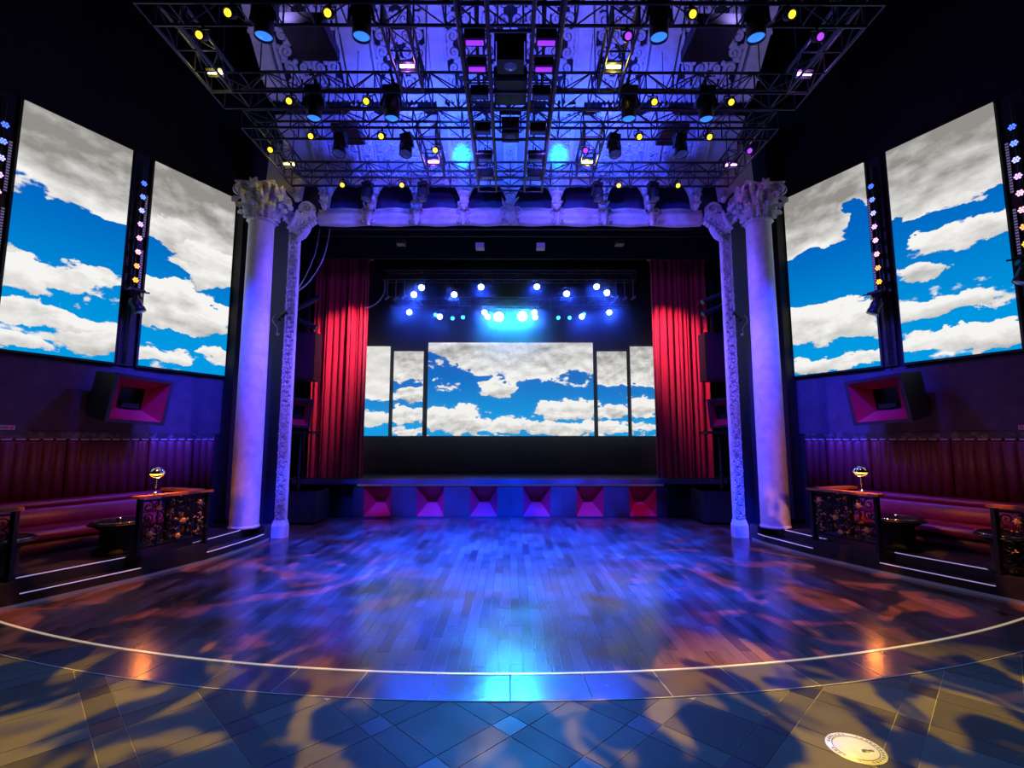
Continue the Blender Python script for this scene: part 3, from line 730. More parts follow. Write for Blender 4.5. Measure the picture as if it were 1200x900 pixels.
SCR = {  # side, slot: blobs (u to the stage, v up), seed
    (-1, 0): (dict(blobs=[(.5, .98, 1.3, .40, .75), (.5, .52, 1.2, .13, -.5), (.15, .30, .75, .08, .4), (.75, .34, .5, .12, .34), (.3, .16, .6, .05, .35), (.85, .12, .45, .10, .4), (.1, .04, .35, .04, .35), (.45, .43, .6, .05, -.25)], seed=1), 'led video screen, wide grey cloud over a blue band, beside the round-lit bar'),
    (-1, 1): (dict(blobs=[(.55, .92, 1.2, .38, .8), (.75, .56, .55, .13, .55), (.3, .66, .4, .1, .35), (.15, .47, .3, .06, -.5), (.35, .3, .8, .14, .55), (.55, .15, .9, .045, -.3), (.2, .06, .5, .04, .4), (.9, .1, .3, .05, .3), (.95, .42, .2, .05, -.3)], seed=2), 'led video screen filled mostly with white billowing cloud, next to a column'),
    (-1, 2): (dict(blobs=[(.5, .9, 1.2, .4, .8), (.5, .3, .8, .2, .4)], seed=3), 'led video screen with grey cloud, farthest along the wall from the stage'),
    (1, 1): (dict(blobs=[(.6, .9, .9, .3, .8), (.12, .74, .3, .09, -.6), (.45, .52, 1.3, .18, -.6), (.15, .8, .2, .06, -.5), (.6, .24, .85, .15, .55), (.5, .11, .9, .06, -.25), (.4, .05, .8, .05, .45)], seed=4), 'led video screen with deep blue middle and cloud at its foot, next to a column'),
    (1, 0): (dict(blobs=[(.5, .96, 1.3, .36, .8), (.45, .61, .9, .06, -.4), (.35, .50, .65, .075, .5), (.8, .39, .4, .065, .5), (.25, .37, .4, .06, -.5), (.6, .23, .75, .055, .45), (.45, .15, .8, .03, -.3), (.35, .07, .85, .06, .5)], seed=5, dens=-.1), 'led video screen with three slanting white clouds on bright blue'),
    (1, 2): (dict(blobs=[(.5, .9, 1.2, .4, .8), (.5, .3, .8, .2, .4)], seed=6), 'led video screen at the hall end of the wall beyond the slanting clouds'),
}
SLOT = {0: (7.5, 8.91), 1: (9.27, 10.8), 2: (5.7, 7.14)}
for (s, k), (kw, lab) in SCR.items():
    t0, t1 = SLOT[k]; w = (t1 - t0) / .9001; h = 4.08
    fr = wframe(s, t0, 3.39)
    cm = cloud_mat('sky_film', w / h, **kw)
    led_screen(fr, w, h, cm, 2, 7, lab, fr(w / 2, 0, .03), 'video screens on the side walls')

# ------------------------------------------------------------------ light bars between the screens
def light_bar(s, t, label):
    fr0 = wframe(s, t, 0); th = thing('light_bar', label, 'light bar', fr0(0, 3.3, .02), 'light bars between the screens')
    m = MB(); m.fbox(fr0, -.13, .13, 3.36, 7.5, .001, .05); m.build('back_board', 'black', th)
    m = MB(); m.tube([fr0(-.02, 3.4, .12), fr0(-.02, 7.3, .12)], .025, 8)
    for z in (3.6, 5.0, 6.2, 7.2): m.tube([fr0(-.02, z, .05), fr0(-.02, z, .12)], .015, 6)
    m.build('pipe', 'black', th)
    for i in range(8):
        z = 6.87 - i * .272; fr = frame(fr0(-.02, z, .2), fr0(1, 0, 0) - fr0(0, 0, 0), (0, 0, 1), fr0(0, 0, 1) - fr0(0, 0, 0))
        m = MB(); m.lathe([(.0001, -.07), (.05, -.07), (.06, 0), (.062, .02), (.055, .02)], fr, 14)
        c = m.build('lamp_can', 'black', th)
        m = MB()
        for q in range(7):
            a = q * math.pi / 3; x, y = (0, 0) if q == 6 else (.036 * math.cos(a), .036 * math.sin(a))
            f2 = lambda p, q_, c_, x=x, y=y, fr=fr: fr(p + x, q_ + y, c_)
            m.lathe([(.0001, .024), (.012, .022), (.016, .014)], f2, 8)
        m.build('lens_cluster', M_LED[i], c)
    for z0 in (5.85, 4.75):                                    # ticked strip lights
        m = MB(); m.fbox(fr0, .075, .125, z0, z0 + .88, .05, .1); b = m.build('strip_body', 'black', th)
        m = MB()
        for q in range(18): m.fbox(fr0, .08, .12, z0 + .02 + q * .047, z0 + .045 + q * .047, .1, .106)
        tag(m.build('strip_diodes', 'tick', b), kind='stuff')
    return th
light_bar(-1, 9.09, 'vertical bar of eight lamps, blue to orange, between the cloud-filled screens')
light_bar(-1, 7.32, 'vertical bar of lamps beyond the screen with the wide grey cloud')
light_bar(1, 9.15, 'vertical bar of eight lamps beside the deep blue sky screen')
light_bar(1, 7.32, 'vertical bar of eight lamps beyond the screen of slanting clouds')

# moving heads (prototype faces -Z; hung from its base at the origin)
def head_proto(name, lens, label, cat, group, k=1.0, slim=False, bar=.0):
    t = thing(name, label, cat, (0, 0, 0), group)
    zf_ = lambda a, b, c: Vector((a * k, b * k, c * k))
    m = MB(); m.fbox(zf_, -.13, .13, -.1, .1, -.09, 0); m.tube([zf_(-.07, 0, 0), zf_(-.07, 0, .06)], .02 * k, 6); m.tube([zf_(.07, 0, 0), zf_(.07, 0, .06)], .02 * k, 6); m.fbox(zf_, -.02, .02, -.2 / k, .2 / k, bar / k, bar / k + .03); m.tube([zf_(0, 0, 0), zf_(0, 0, bar / k + .01)], .03, 6); m.build('base', 'black', t)
    m = MB(); m.fbox(zf_, -.12, .12, -.045, .045, -.11, -.088)
    for sg in (-1, 1): m.hexa([zf_(sg * .145, -.04, -.32), zf_(sg * .175, -.04, -.32), zf_(sg * .175, .04, -.32), zf_(sg * .145, .04, -.32), zf_(sg * .1, -.05, -.09), zf_(sg * .13, -.05, -.09), zf_(sg * .13, .05, -.09), zf_(sg * .1, .05, -.09)])
    m.build('yoke', 'black', t)
    hd = bpy.data.objects.new('head', None)
    m = MB(); m.lathe([(.0001, .13), (.09, .13), (.125, .08), (.135, .02), (.125, -.1), (.14, -.12), (.14, -.22), (.13, -.225), (.12, -.21)] if not slim else [(.0001, .12), (.1, .12), (.115, .08), (.115, -.24), (.105, -.24), (.1, -.225)], lambda a, b, c: Vector((a * k, b * k, c * k)), 20)
    h = m.build('head', 'black', t); h.location = (0, 0, -.27 * k)
    m = MB(); m.lathe([(.0001, -.24), (.07, -.235), (.122 if not slim else .102, -.212)], zf_, 18)
    l = m.build('lens', lens, h); l.location = (0, 0, 0)
    return t
def aim(t, tilt, pan=0, roll=0):
    t.rotation_euler = (0, 0, pan)
    for c in t.children:
        if c.name.startswith('head'): c.rotation_euler = (tilt, 0, 0)
def place(proto, loc, tilt=0, pan=0, label=None, group=None, first=set()):
    if proto.name in first: t = copy_tree(proto)
    else: t = proto; first.add(proto.name)
    t.location = loc; aim(t, tilt, pan)
    if label: t['label'] = label
    if group: t['group'] = group
    return t
P_big = head_proto('wash_light', 'lens_blue', 'large black wash light with glowing blue lens on the front truss', 'stage light', 'blue wash lights', 1.0, True, .14)
HALF = {-1: 'yellow-lit half', 1: 'violet-lit half'}
for y, lab in ((5.635, 'large blue-glowing wash light, truss farthest from stage, '), (7.215, 'blue-glowing wash light, second cross truss, ')):
    for s in (-1, 1):
        for x in (1.86, 3.08): place(P_big, (s * x, y, 7.5), R(3), 0, lab + ('inner' if x < 2.5 else 'outer') + ' one on the ' + HALF[s], lab[:-2])
P_head = head_proto('moving_head_light', 'lens_dark', 'black moving head light with unlit lens under the third cross truss', 'stage light', 'unlit moving heads', .78)
for y, lab in ((8.06, 'unlit black moving head, third cross truss, '), (9.68, 'unlit black moving head, cross truss by the cove, ')):
    for s in (-1, 1):
        for x in (1.8, 2.95): place(P_head, (s * x, y, 7.27), R(-14), .3 * s, lab + ('inner' if x < 2.5 else 'outer') + ' one on the ' + HALF[s], lab[:-2])
for s, t, sc_, lab in ((-1, 9.07, 1, 'black moving head light at the foot of the blue-to-orange lamp bar'), (1, 9.17, 1, 'black moving head light hanging by the deep blue sky screen'),
                       (1, 7.32, 1, 'black moving head light below the bar beyond the slanting clouds')):
    p = W(s, t, .28, 4.72); place(P_head, p, R(25), -s * R(-60), lab, 'moving heads under the lamp bars')
    m = MB(); fr = wframe(s, t, 4.74); m.fbox(fr, -.12, .12, 0, .04, .05, .34); br = m.build('wall_bracket', 'black'); tag(br, 'small black wall bracket holding a moving head, ' + lab.split(' light ')[1], 'bracket', 'wall brackets')

# ------------------------------------------------------------------ overhead trusses
def truss(parent, p0, p1, w, h, bay):
    """box truss; p0, p1 are the middle of the underside"""
    p0 = Vector(p0); p1 = Vector(p1); d = (p1 - p0); Ln = d.length; d.normalize(); sd = d.cross(Vector((0, 0, 1))).normalized(); fr = frame(p0, d, sd, (0, 0, 1))
    root = None
    for b in (-w / 2, w / 2):
        for c in (0, h):
            m = MB(); m.tube([fr(0, b, c), fr(Ln, b, c)], .022, 8)
            if root is None: root = m.build('truss', 'truss', parent)
            else: m.build('chord', 'truss', root)
    n = max(1, round(Ln / bay)); q = Ln / n; m = MB()
    for i in range(n + 1):
        a = i * q
        for b in (-w / 2, w / 2): m.tube([fr(a, b, 0), fr(a, b, h)], .012, 5, False)
        for c in (0, h): m.tube([fr(a, -w / 2, c), fr(a, w / 2, c)], .012, 5, False)
        if i < n:
            for b in (-w / 2, w / 2): m.tube([fr(a, b, 0 if i % 2 else h), fr(a + q, b, h if i % 2 else 0)], .011, 5, False)
            m.tube([fr(a, -w / 2 if i % 2 else w / 2, h), fr(a + q, w / 2 if i % 2 else -w / 2, h)], .011, 5, False)
    tag(m.build('lacing', 'truss', root), kind='stuff')
    return root
GZ = 7.3
def roof(y): return 12.3 if y < 6.2 else (8.9 + (9.3 - y) * .897 - .12 if y < 9.3 else 8.45 - (y - 9.3) * 1.05)
grids = []
for (ya, yb, yc, yd, lab) in ((5.47, 5.8, 7.03, 7.4, 'black box truss grid over the middle of the dance floor'), (7.9, 8.22, 9.51, 9.85, 'black box truss grid hanging by the carved cove')):
    g = thing('truss_grid', lab, 'truss', (0, (ya + yd) / 2, GZ)); grids.append(g)
    for y0, y1 in ((ya, yb), (yc, yd)): truss(g, (-4.6, (y0 + y1) / 2, GZ), (4.6, (y0 + y1) / 2, GZ), y1 - y0, .33, .42)
    for x in (4.42, 1.5):
        for s in (-1, 1): truss(g, (s * x, yb + .02, GZ), (s * x, yc - .02, GZ), .33, .33, .4)
    m = MB()
    for s in (-1, 1):
        for x in (4.42, 1.5):
            for y in (ya + .15, yc - .05): m.tube([(s * x, y, GZ + .33), (s * x, y, roof(y))], .01, 5, False)
    tag(m.build('hoist_cable', 'black', g), kind='stuff')
g = thing('center_truss', 'ladder of two long black trusses running towards the stage', 'truss', (0, 7.4, 6.95))
for s in (-1, 1): truss(g, (s * .455, 5.0, 6.95), (s * .455, 9.42, 6.95), .35, .3, .44)
m = MB()
for y in (5.05, 5.5, 7.7, 9.38): m.tube([(-.3, y, 6.95), (.3, y, 6.95)], .02, 6); m.build('cross_tie', 'truss', g); m = MB()
for s in (-1, 1):
    for y in (5.2, 9.2): m.tube([(s * .455, y, 7.25), (s * .455, y, roof(y))], .01, 5, False)
tag(m.build('hoist_cable', 'black', g), kind='stuff')

# small yellow / violet spots in the trusses
def par_proto(name, lens, label, group):
    t = thing(name, label, 'spotlight', (0, 0, 0), group)
    m = MB(); m.tube([(0, 0, 0), (0, 0, -.05)], .02, 6); m.tube([(-.075, 0, -.14), (-.075, 0, -.05), (.075, 0, -.05), (.075, 0, -.14)], .01, 5); m.build('yoke', 'black', t)
    m = MB(); m.lathe([(.0001, .09), (.04, .09), (.06, .05), (.062, -.1), (.055, -.1), (.05, -.08)], zframe((0, 0, 0)), 14); h = m.build('head', 'black', t); h.location = (0, 0, -.14)
    m = MB(); m.lathe([(.0001, -.094), (.03, -.09), (.044, -.083)], zframe((0, 0, 0)), 12); m.build('lens', lens, h)
    return t
P_y = par_proto('spotlight', 'lens_yel', 'x', 'x'); P_p = par_proto('spotlight', 'lens_pur', 'x', 'x')
rows = ((5.47, (2.2, 3.4), 'small yellow spotlight, truss farthest from stage, '), (7.03, (2.19, 3.36), 'small yellow spotlight, second cross truss, '),
        (7.9, (2.19, 3.38), 'small yellow spotlight, third cross truss, '), (9.51, (2.19, 3.39), 'small yellow spotlight, cross truss by the cove, '))
for y, xs, lab in rows:
    for s in (-1, 1):
        for x in xs: place(P_y, (s * x, y, 7.29), R(-52), 0, lab + ('inner' if x < 2.5 else 'outer') + ' one on the ' + HALF[s], lab[:-2])
place(P_y, (-3.95, 5.8, 7.29), R(-52), 0, 'small yellow spotlight at the corner of the yellow-lit truss', 'corner spotlights')
place(P_p, (3.95, 5.8, 7.29), R(-52), 0, 'small violet spotlight at the corner of the violet-lit truss', 'corner spotlights')
place(P_y, (-4.255, 8.3, 7.29), R(-52), 0, 'yellow spotlight in the short end truss near the cove', 'end spotlights')
place(P_p, (4.255, 8.3, 7.29), R(-52), 0, 'violet spotlight in the short end truss near the cove', 'end spotlights')
place(P_y, (-1.335, 8.3, 7.29), R(-52), 0, 'yellow spotlight in the inner truss near the cove', 'inner spotlights')
place(P_p, (1.335, 8.3, 7.29), R(-52), 0, 'violet spotlight in the inner truss near the cove', 'inner spotlights')
place(P_p, (1.5, 5.8, 7.29), R(-52), 0, 'violet spotlight where the inner truss meets the outermost cross truss', 'inner spotlights')

# flood lights inside the short trusses
def flood(x, y, tube, col, lab, group):
    t = thing('flood_light', lab, 'flood light', (x, y, GZ + .1), group); ca, sa = math.cos(R(38)), math.sin(R(38))
    fr = frame((x, y, GZ + .1), (1, 0, 0), (0, ca, -sa), (0, sa, ca))    # light leaves along -c, down and to the hall
    m = MB()
    m.fbox(fr, -.12, .12, -.06, .06, .0, .09); m.fbox(fr, -.12, .12, -.06, -.05, -.03, 0); m.fbox(fr, -.12, .12, .05, .06, -.03, 0); m.fbox(fr, -.12, -.11, -.06, .06, -.03, 0); m.fbox(fr, .11, .12, -.06, .06, -.03, 0)
    m.tube([fr(0, 0, .09), fr(0, 0, .2)], .015, 6)
    m.build('housing', 'black', t)
    m = MB(); m.tube([fr(-.1, 0, -.014), fr(.1, 0, -.014)], .022, 8); m.build('lamp_tube', tube, t)
    point('flood_glow', fr(0, 0, -.11), col, 6, .03)
for s, tb, col, nm in ((-1, 'flood_yel', YEL, 'yellow'), (1, 'flood_pur', PURP, 'violet')):
    flood(s * 4.36, 6.75, tb, col, nm + ' flood light in the outermost truss over the dance floor', nm + ' floods')
    flood(s * 4.36, 9.2, tb, col, nm + ' flood light in the outermost truss next to a column capital', nm + ' floods')
flood(-1.5, 6.62, 'flood_pur', PURP, 'violet-white flood light in the inner truss over the dance floor', 'inner floods')
flood(1.5, 6.62, 'flood_yel', YEL, 'yellow-white flood light in the inner truss over the dance floor', 'inner floods')
flood(-1.5, 9.1, 'flood_pur', PURP, 'violet-white flood light in the inner truss by the cove', 'inner floods')
flood(1.5, 9.1, 'flood_yel', YEL, 'yellow-white flood light in the inner truss by the cove', 'inner floods')
# violet strips and heads in the centre ladder
for y in (5.75, 6.2, 6.75, 7.6, 8.4, 9.0):
    for s in (-1, 1):
        lab = {5.75: 'strip light glowing violet at the hall end of the centre ladder truss', 6.2: 'strip light glowing violet, second along the centre ladder truss'}.get(y, 'unlit strip light in the centre ladder truss towards the stage')
        gl = lab[:50]
        if y > 6.5: lab = {6.75: 'first', 7.6: 'second', 8.4: 'third', 9.0: 'last'}[y] + ' unlit strip light counted from the glowing ones in the centre ladder truss'
        lab += ', ' + HALF[s]
        t = thing('strip_light', lab, 'strip light', (s * .455, y, 7.0), gl)
        m = MB(); m.box(s * .455 - .13, s * .455 + .13, y - .07, y + .07, 7.02, 7.16); m.tube([(s * .455, y, 7.16), (s * .455, y, 7.25)], .015, 6); m.build('housing', 'black', t)
        m = MB(); m.box(s * .455 - .11, s * .455 + .11, y - .03, y + .03, 7.0, 7.02); m.build('lamp_tube', 'strip_vio' if y < 6.5 else 'lens_dark', t)
def box_fixture(y, z, lab, w=.36):
    t = thing('projector_light', lab, 'stage light', (0, y, z))
    m = MB()
    m.box(-w / 2, w / 2, y - .14, y + .14, z, z + .3); m.build('housing', 'ply', t)
    m = MB()
    for q in range(4): m.box(-w / 2 + .02, w / 2 - .02, y - .155, y - .14, z + .04 + q * .065, z + .075 + q * .065)
    tag(m.build('cooling_fins', 'black', t), kind='stuff')
    m = MB()
    for sg in (-1, 1): m.box(sg * (w / 2 + .03) - .012, sg * (w / 2 + .03) + .012, y - .05, y + .05, z + .12, z + .48)
    m.box(-w / 2 - .04, w / 2 + .04, y - .05, y + .05, z + .46, z + .49); m.tube([(0, y, z + .48), (0, y, roof(y))], .012, 6); m.build('yoke', 'black', t)
    m = MB(); m.lathe([(.0001, -.02), (.07, -.015), (.09, 0)], zframe((0, y, z)), 16); m.build('lens', 'lens_dark', t)
box_fixture(6.45, 7.25, 'black boxy projector light hanging inside the ladder truss, hall end', .38)
box_fixture(8.1, 7.25, 'black boxy projector light hanging inside the ladder truss, stage end', .3)
# hung loudspeaker panels
def hung_speaker(x, y, z, w, d, lab, group):
    t = thing('hanging_speaker', lab, 'speaker', (x, y, z), group)
    m = MB(); m.box(x - w / 2, x + w / 2, y - d / 2, y + d / 2, z + .02, z + .2); m.build('cabinet', 'ply', t)
    m = MB(); m.box(x - w / 2 + .03, x + w / 2 - .03, y - d / 2 + .03, y + d / 2 - .03, z, z + .02); m.build('grille', 'black', t)
    m = MB()
    for sx in (-1, 1):
        for sy in (-1, 1): m.tube([(x + sx * w * .4, y + sy * d * .4, z + .2), (x + sx * w * .4, y + sy * d * .4, roof(y + sy * d * .4))], .008, 5, False)
    m.build('suspension_wire', 'black', t)
for s in (-1, 1):
    hung_speaker(s * 2.98, 6.75, 7.85, .62, .7, 'flat dark speaker hung above the dance floor grid, ' + HALF[s], 'flat speakers over the floor')
    hung_speaker(s * 3.1, 8.85, 7.72, .5, .5, 'flat dark speaker hung above the grid by the cove, ' + HALF[s], 'flat speakers by the cove')
hung_speaker(0, 7.05, 7.3, .5, .6, 'flat dark speaker hung inside the centre ladder truss', 'flat speakers in the ladder')

# ------------------------------------------------------------------ side platforms, steps, seating
RAILS = {-1: [((6.30,), (4.9,))]}
for s in (-1, 1):
    sh = 0 if s < 0 else .27
    y1, y2, y3 = 6.22 + sh, 7.42 + sh, 8.42 + sh          # gate posts: near railing ends at y1, far railing y2..y3
    zone = lambda y: .24 if (y1 < y < y2 or y3 < y < 10.0) else 0.0
    ysamp = sorted(set([1.0 + .25 * k for k in range(38)] + [y1 - .001, y1 + .001, y2 - .001, y2 + .001, y3 - .001, y3 + .001, 10.0, 10.3]))
    ysamp = [y for y in ysamp if y <= 10.3]
    def pt_(y, o): return (s * (edge(s, y) + o), y)
    m = MB()
    for a, b in zip(ysamp, ysamp[1:]):
        oa, ob = zone(a + 1e-4), zone(b - 1e-4)
        q = [pt_(a, oa), pt_(b, ob), (s * (wx(b)), b), (s * (wx(a)), a)]
        m.hexa([(x, y, z) for z in (0, .3) for x, y in q])
    pl = tag(m.build('platform', 'platform'), 'low black seating platform along the wall, carrying the sofas ' + ('by the cloud-filled screen' if s < 0 else 'by the deep blue screen'), 'platform', 'seating platforms')
    for (ya, yb) in ((y1, y2), (y3, 10.0)):
        ys_ = [ya + (yb - ya) * k / 6 for k in range(7)]
        m = MB()
        for a, b in zip(ys_, ys_[1:]):
            q = [pt_(a, .0), pt_(b, .0), pt_(b, .24), pt_(a, .24)]
            m.hexa([(x, y, z) for z in (0, .15) for x, y in q])
        m.build('step', 'platform', pl)
        for o, z in ((.0, .15), (.24, .3)):
            m = MB()
            for a, b in zip(ys_, ys_[1:]):
                q = [pt_(a, o - .004), pt_(b, o - .004), pt_(b, o + .012), pt_(a, o + .012)]
                m.hexa([(x, y, z_) for z_ in (z - .007, z + .003) for x, y in q])
            m.build('lit_nosing', 'nosing', pl)
    m = MB()
    ys_ = [3 + .3 * k for k in range(25)]
    for a, b in zip(ys_, ys_[1:]):
        q = [pt_(a, -.02), pt_(b, -.02), pt_(b, .0), pt_(a, .0)]
        m.hexa([(x, y, z_) for z_ in (.0, .035) for x, y in q])
    m.build('foot_strip', 'nosing_dim', pl)

    # wall upholstery panels with upright channels
    L = 1 / .9001; fr = wframe(s, 0, 0)
    bounds = [4.9, 6.45, 7.35, 8.42, 9.56, 10.32, 10.72]
    for a, b in zip(bounds, bounds[1:]):
        A, B = a * L + .006, b * L - .006; nchan = max(2, round((B - A) / .165)); m = MB(); out = []; n = nchan * 6
        for k in range(n + 1):
            u = A + (B - A) * k / n; c = .06 + .035 * abs(math.sin(math.pi * nchan * k / n)) ** .6
            out += [fr(u, .9, .0), fr(u, .9, c), fr(u, 1.93, c), fr(u, 1.985, c * .6), fr(u, 2.0, .0)]
        m.add(out, [(k * 5 + j, k * 5 + j + 1, k * 5 + 6 + j, k * 5 + 5 + j) for k in range(n) for j in range(4)], True)
        p_ = m.build('upholstered_panel', 'leather_dk', walls[s])
        m = MB()
        for k in range(nchan):
            u0 = A + (B - A) * (k + .12) / nchan; u1 = A + (B - A) * (k + .88) / nchan; m.fbox(fr, u0, u1, 1.99, 2.012, .02, .07)
        m.build('top_piping', 'trim', p_)
    # sofas along the wall
    for (a, b, lab) in ((4.9, 7.36, 'maroon leather banquette sofa beside the near gilded railing'), (7.38, 9.7, 'maroon leather banquette sofa behind the railing that carries the lamp')):
        A, B = a * L + .01, b * L - .01
        lab2 = lab + (', below the wide grey cloud' if s < 0 else ', below the slanting clouds') if a < 5 else lab + (', by the cloud-filled screen' if s < 0 else ', by the deep blue screen')
        t = thing('banquette_sofa', lab2, 'sofa', fr((A + B) / 2, .3, .45), 'banquette sofas')
        def sweep(prof_, name, mt_):
            m = MB(); out = []; n = 14
            for k in range(n + 1):
                u = A + (B - A) * k / n; e = .012 if k in (0, n) else 0
                out += [fr(u, z, c) for c, z in prof_]
            q = len(prof_)
            m.add(out, [(k * q + j, k * q + (j + 1) % q, (k + 1) * q + (j + 1) % q, (k + 1) * q + j) for k in range(n) for j in range(q)], True)
            m.add([fr(A, z, c) for c, z in prof_], [tuple(range(q))]); m.add([fr(B, z, c) for c, z in prof_], [tuple(range(q))[::-1]])
            return m.build(name, mt_, t)
        sweep([(.1, .62), (.34, .62), (.36, .75), (.33, .9), (.3, .94), (.1, .94)], 'seat_back', 'leather')
        sweep([(.23 + .1 * math.cos(2 * math.pi * k / 10), .985 + .062 * math.sin(2 * math.pi * k / 10)) for k in range(10)], 'back_roll', 'leather')
        sweep([(.1, .5), (.88, .5), (.9, .56), (.89, .63), (.84, .665), (.75, .675), (.34, .66), (.1, .66)], 'seat', 'leather')
        sweep([(.1, .3), (.84, .3), (.84, .5), (.1, .5)], 'plinth', 'leather_dk')

    # round drum tables
    for (tx, ty, lab) in ((-5.98, 7.75, 'black drum table with a candle in the gap before the sofa'), (-6.4, 6.35, 'round black drum table behind the railing at the hall end')):
        x, y = mir(s, tx, ty); lab += ', ' + ('grey cloud side' if s < 0 else 'slanting cloud side')
        t = thing('cocktail_table', lab, 'table', (x, y, .3), 'drum tables')
        f2 = zframe((x, y, 0))
        m = MB(); m.lathe([(.0001, .72), (.37, .72), (.385, .735), (.37, .75), (.0001, .75)], f2, 28); m.build('table_top', 'iron', t)
        m = MB(); m.lathe([(.0001, .3), (.3, .3), (.3, .34), (.22, .4), (.22, .64), (.34, .72)], f2, 28); m.build('drum_base', 'blackfab', t)
        m = MB(); m.lathe([(.34, .755), (.36, .765), (.36, .775), (.34, .775)], f2, 28); m.build('rim', 'chrome', t)
        if tx > -6.2:
            c = thing('candle', 'small candle glass glowing on the drum table by the ' + ('grey cloud screens' if s < 0 else 'slanting cloud screens'), 'candle', (x, y, .75), 'table candles')
            m = MB(); m.lathe([(.0001, .75), (.03, .75), (.034, .82), (.03, .82), (.028, .76)], f2, 12); m.build('glass', 'chrome', c)
            m = MB(); m.lathe([(.0001, .765), (.025, .765), (.022, .80), (.0001, .805)], f2, 10); m.build('wax', 'candle', c)

    # gilded railings
    def railing(pts, lab, seed):
        P = [Vector((*mir(s, *p), .3)) for p in pts]
        t = thing('railing', lab, 'railing', P[0], 'gilded iron railings')
        for p in P:
            m = MB(); m.box(p.x - .03, p.x + .03, p.y - .03, p.y + .03, .3, 1.13); m.box(p.x - .045, p.x + .045, p.y - .045, p.y + .045, .3, .34); m.build('post', 'iron', t)
        for a, b in zip(P, P[1:]):
            d = (b - a); Ln = d.length; d.normalize(); nn = Vector((d.y, -d.x, 0))
            if nn.x * s > 0: nn = -nn
            f3 = frame(a, d, (0, 0, 1), nn)
            m = MB(); m.fbox(f3, -.06, Ln + .06, .83, .87, -.11, .06); m.build('handrail', 'railwood', t)
            m = MB(); m.fbox(f3, .03, Ln - .03, .1, .13, -.015, .015); m.fbox(f3, .03, Ln - .03, .78, .805, -.015, .015)
            nb = max(2, round(Ln / .26))
            for k in range(1, nb): m.fbox(f3, Ln * k / nb - .008, Ln * k / nb + .008, .12, .79, -.01, .01)
            m.build('iron_frame', 'iron', t)
            m = MB(); f4 = lambda p, q, c, f3=f3, Ln=Ln: f3(Ln / 2 + p, .13 + q, c)
            scrolls(m, f4, Ln - .08, .65, .16, .018, .015, seed, False); m.build('iron_scrolls', 'iron', t)
            rg = random.Random(seed + 5); m = MB()
            for k in range(int(Ln * 30)):
                p, q = rg.uniform(.06, Ln - .06), rg.uniform(.16, .74)
                for j in range(2): leaf(m, f3, p, q, rg.uniform(0, 6.28), rg.uniform(.02, .04), .014, .03)
                if k % 2: m.ball(f3(p + .03, q, .025), rg.uniform(.006, .012), 6, 4)
            tag(m.build('gilt_leaves', 'gold', t), kind='stuff')
            for k, (pu, pv) in enumerate(((.25, .66), (.62, .42), (.86, .68), (.55, .2), (.15, .3))):
                if Ln < .5 and k > 1: break
                m = MB(); c0 = (Ln * pu, pv)
                for q in range(6): leaf(m, f3, c0[0], c0[1], q * math.pi / 3, .048, .04, .045)
                m.ball(f3(c0[0], c0[1], .03), .018, 8, 5); m.build('gilt_flower', 'gold', t)
    sd_ = 'grey cloud screens' if s < 0 else 'slanting cloud screens'
    railing([(-5.44, 7.42), (-5.06, 8.42), (-5.93, 8.74)], 'iron railing with gilt flowers, carrying the lamp, by the ' + sd_, 3)
    railing([(-6.7, 4.7), (-6.06, 6.2)], 'iron railing with gilt flowers at the hall end, by the ' + sd_, 8)

    # dome lamp on the handrail
    lx, ly = mir(s, -5.40, 7.66); lz = 1.17
    t = thing('table_lamp', 'small chrome dome lamp glowing ' + ('amber on the railing by the grey cloud screens' if s < 0 else 'orange on the railing by the slanting cloud screens'), 'lamp', (lx, ly, lz), 'dome lamps')
    f2 = zframe((lx, ly, lz))
    m = MB(); m.lathe([(.0001, 0), (.06, 0), (.062, .012), (.02, .03), (.01, .05), (.01, .12), (.018, .13), (.018, .145), (.01, .155), (.01, .25)], f2, 16); m.build('stem', 'chrome', t)
    m = MB(); m.tube([Vector((lx + .11 * math.cos(q), ly, lz + .31 - .06 * math.sin(q) - .0)) for q in [math.pi * k / 10 for k in range(11)]], .005, 6); m.build('harp', 'chrome', t)
    m = MB(); m.lathe([(.112 * math.cos(q), .31 + .1 * math.sin(q)) for q in [math.pi / 2 * k / 8 for k in range(8)]] + [(.0001, .411)], f2, 22); m.build('dome_shade', 'chrome', t)
    m = MB(); m.lathe([(.0001, .285), (.05, .29), (.09, .305), (.09, .315)], f2, 16); m.build('bulb', 'bulb', t)
    point('lamp_glow', (lx, ly, lz + .22), (1, .25, .03), 24, .05)

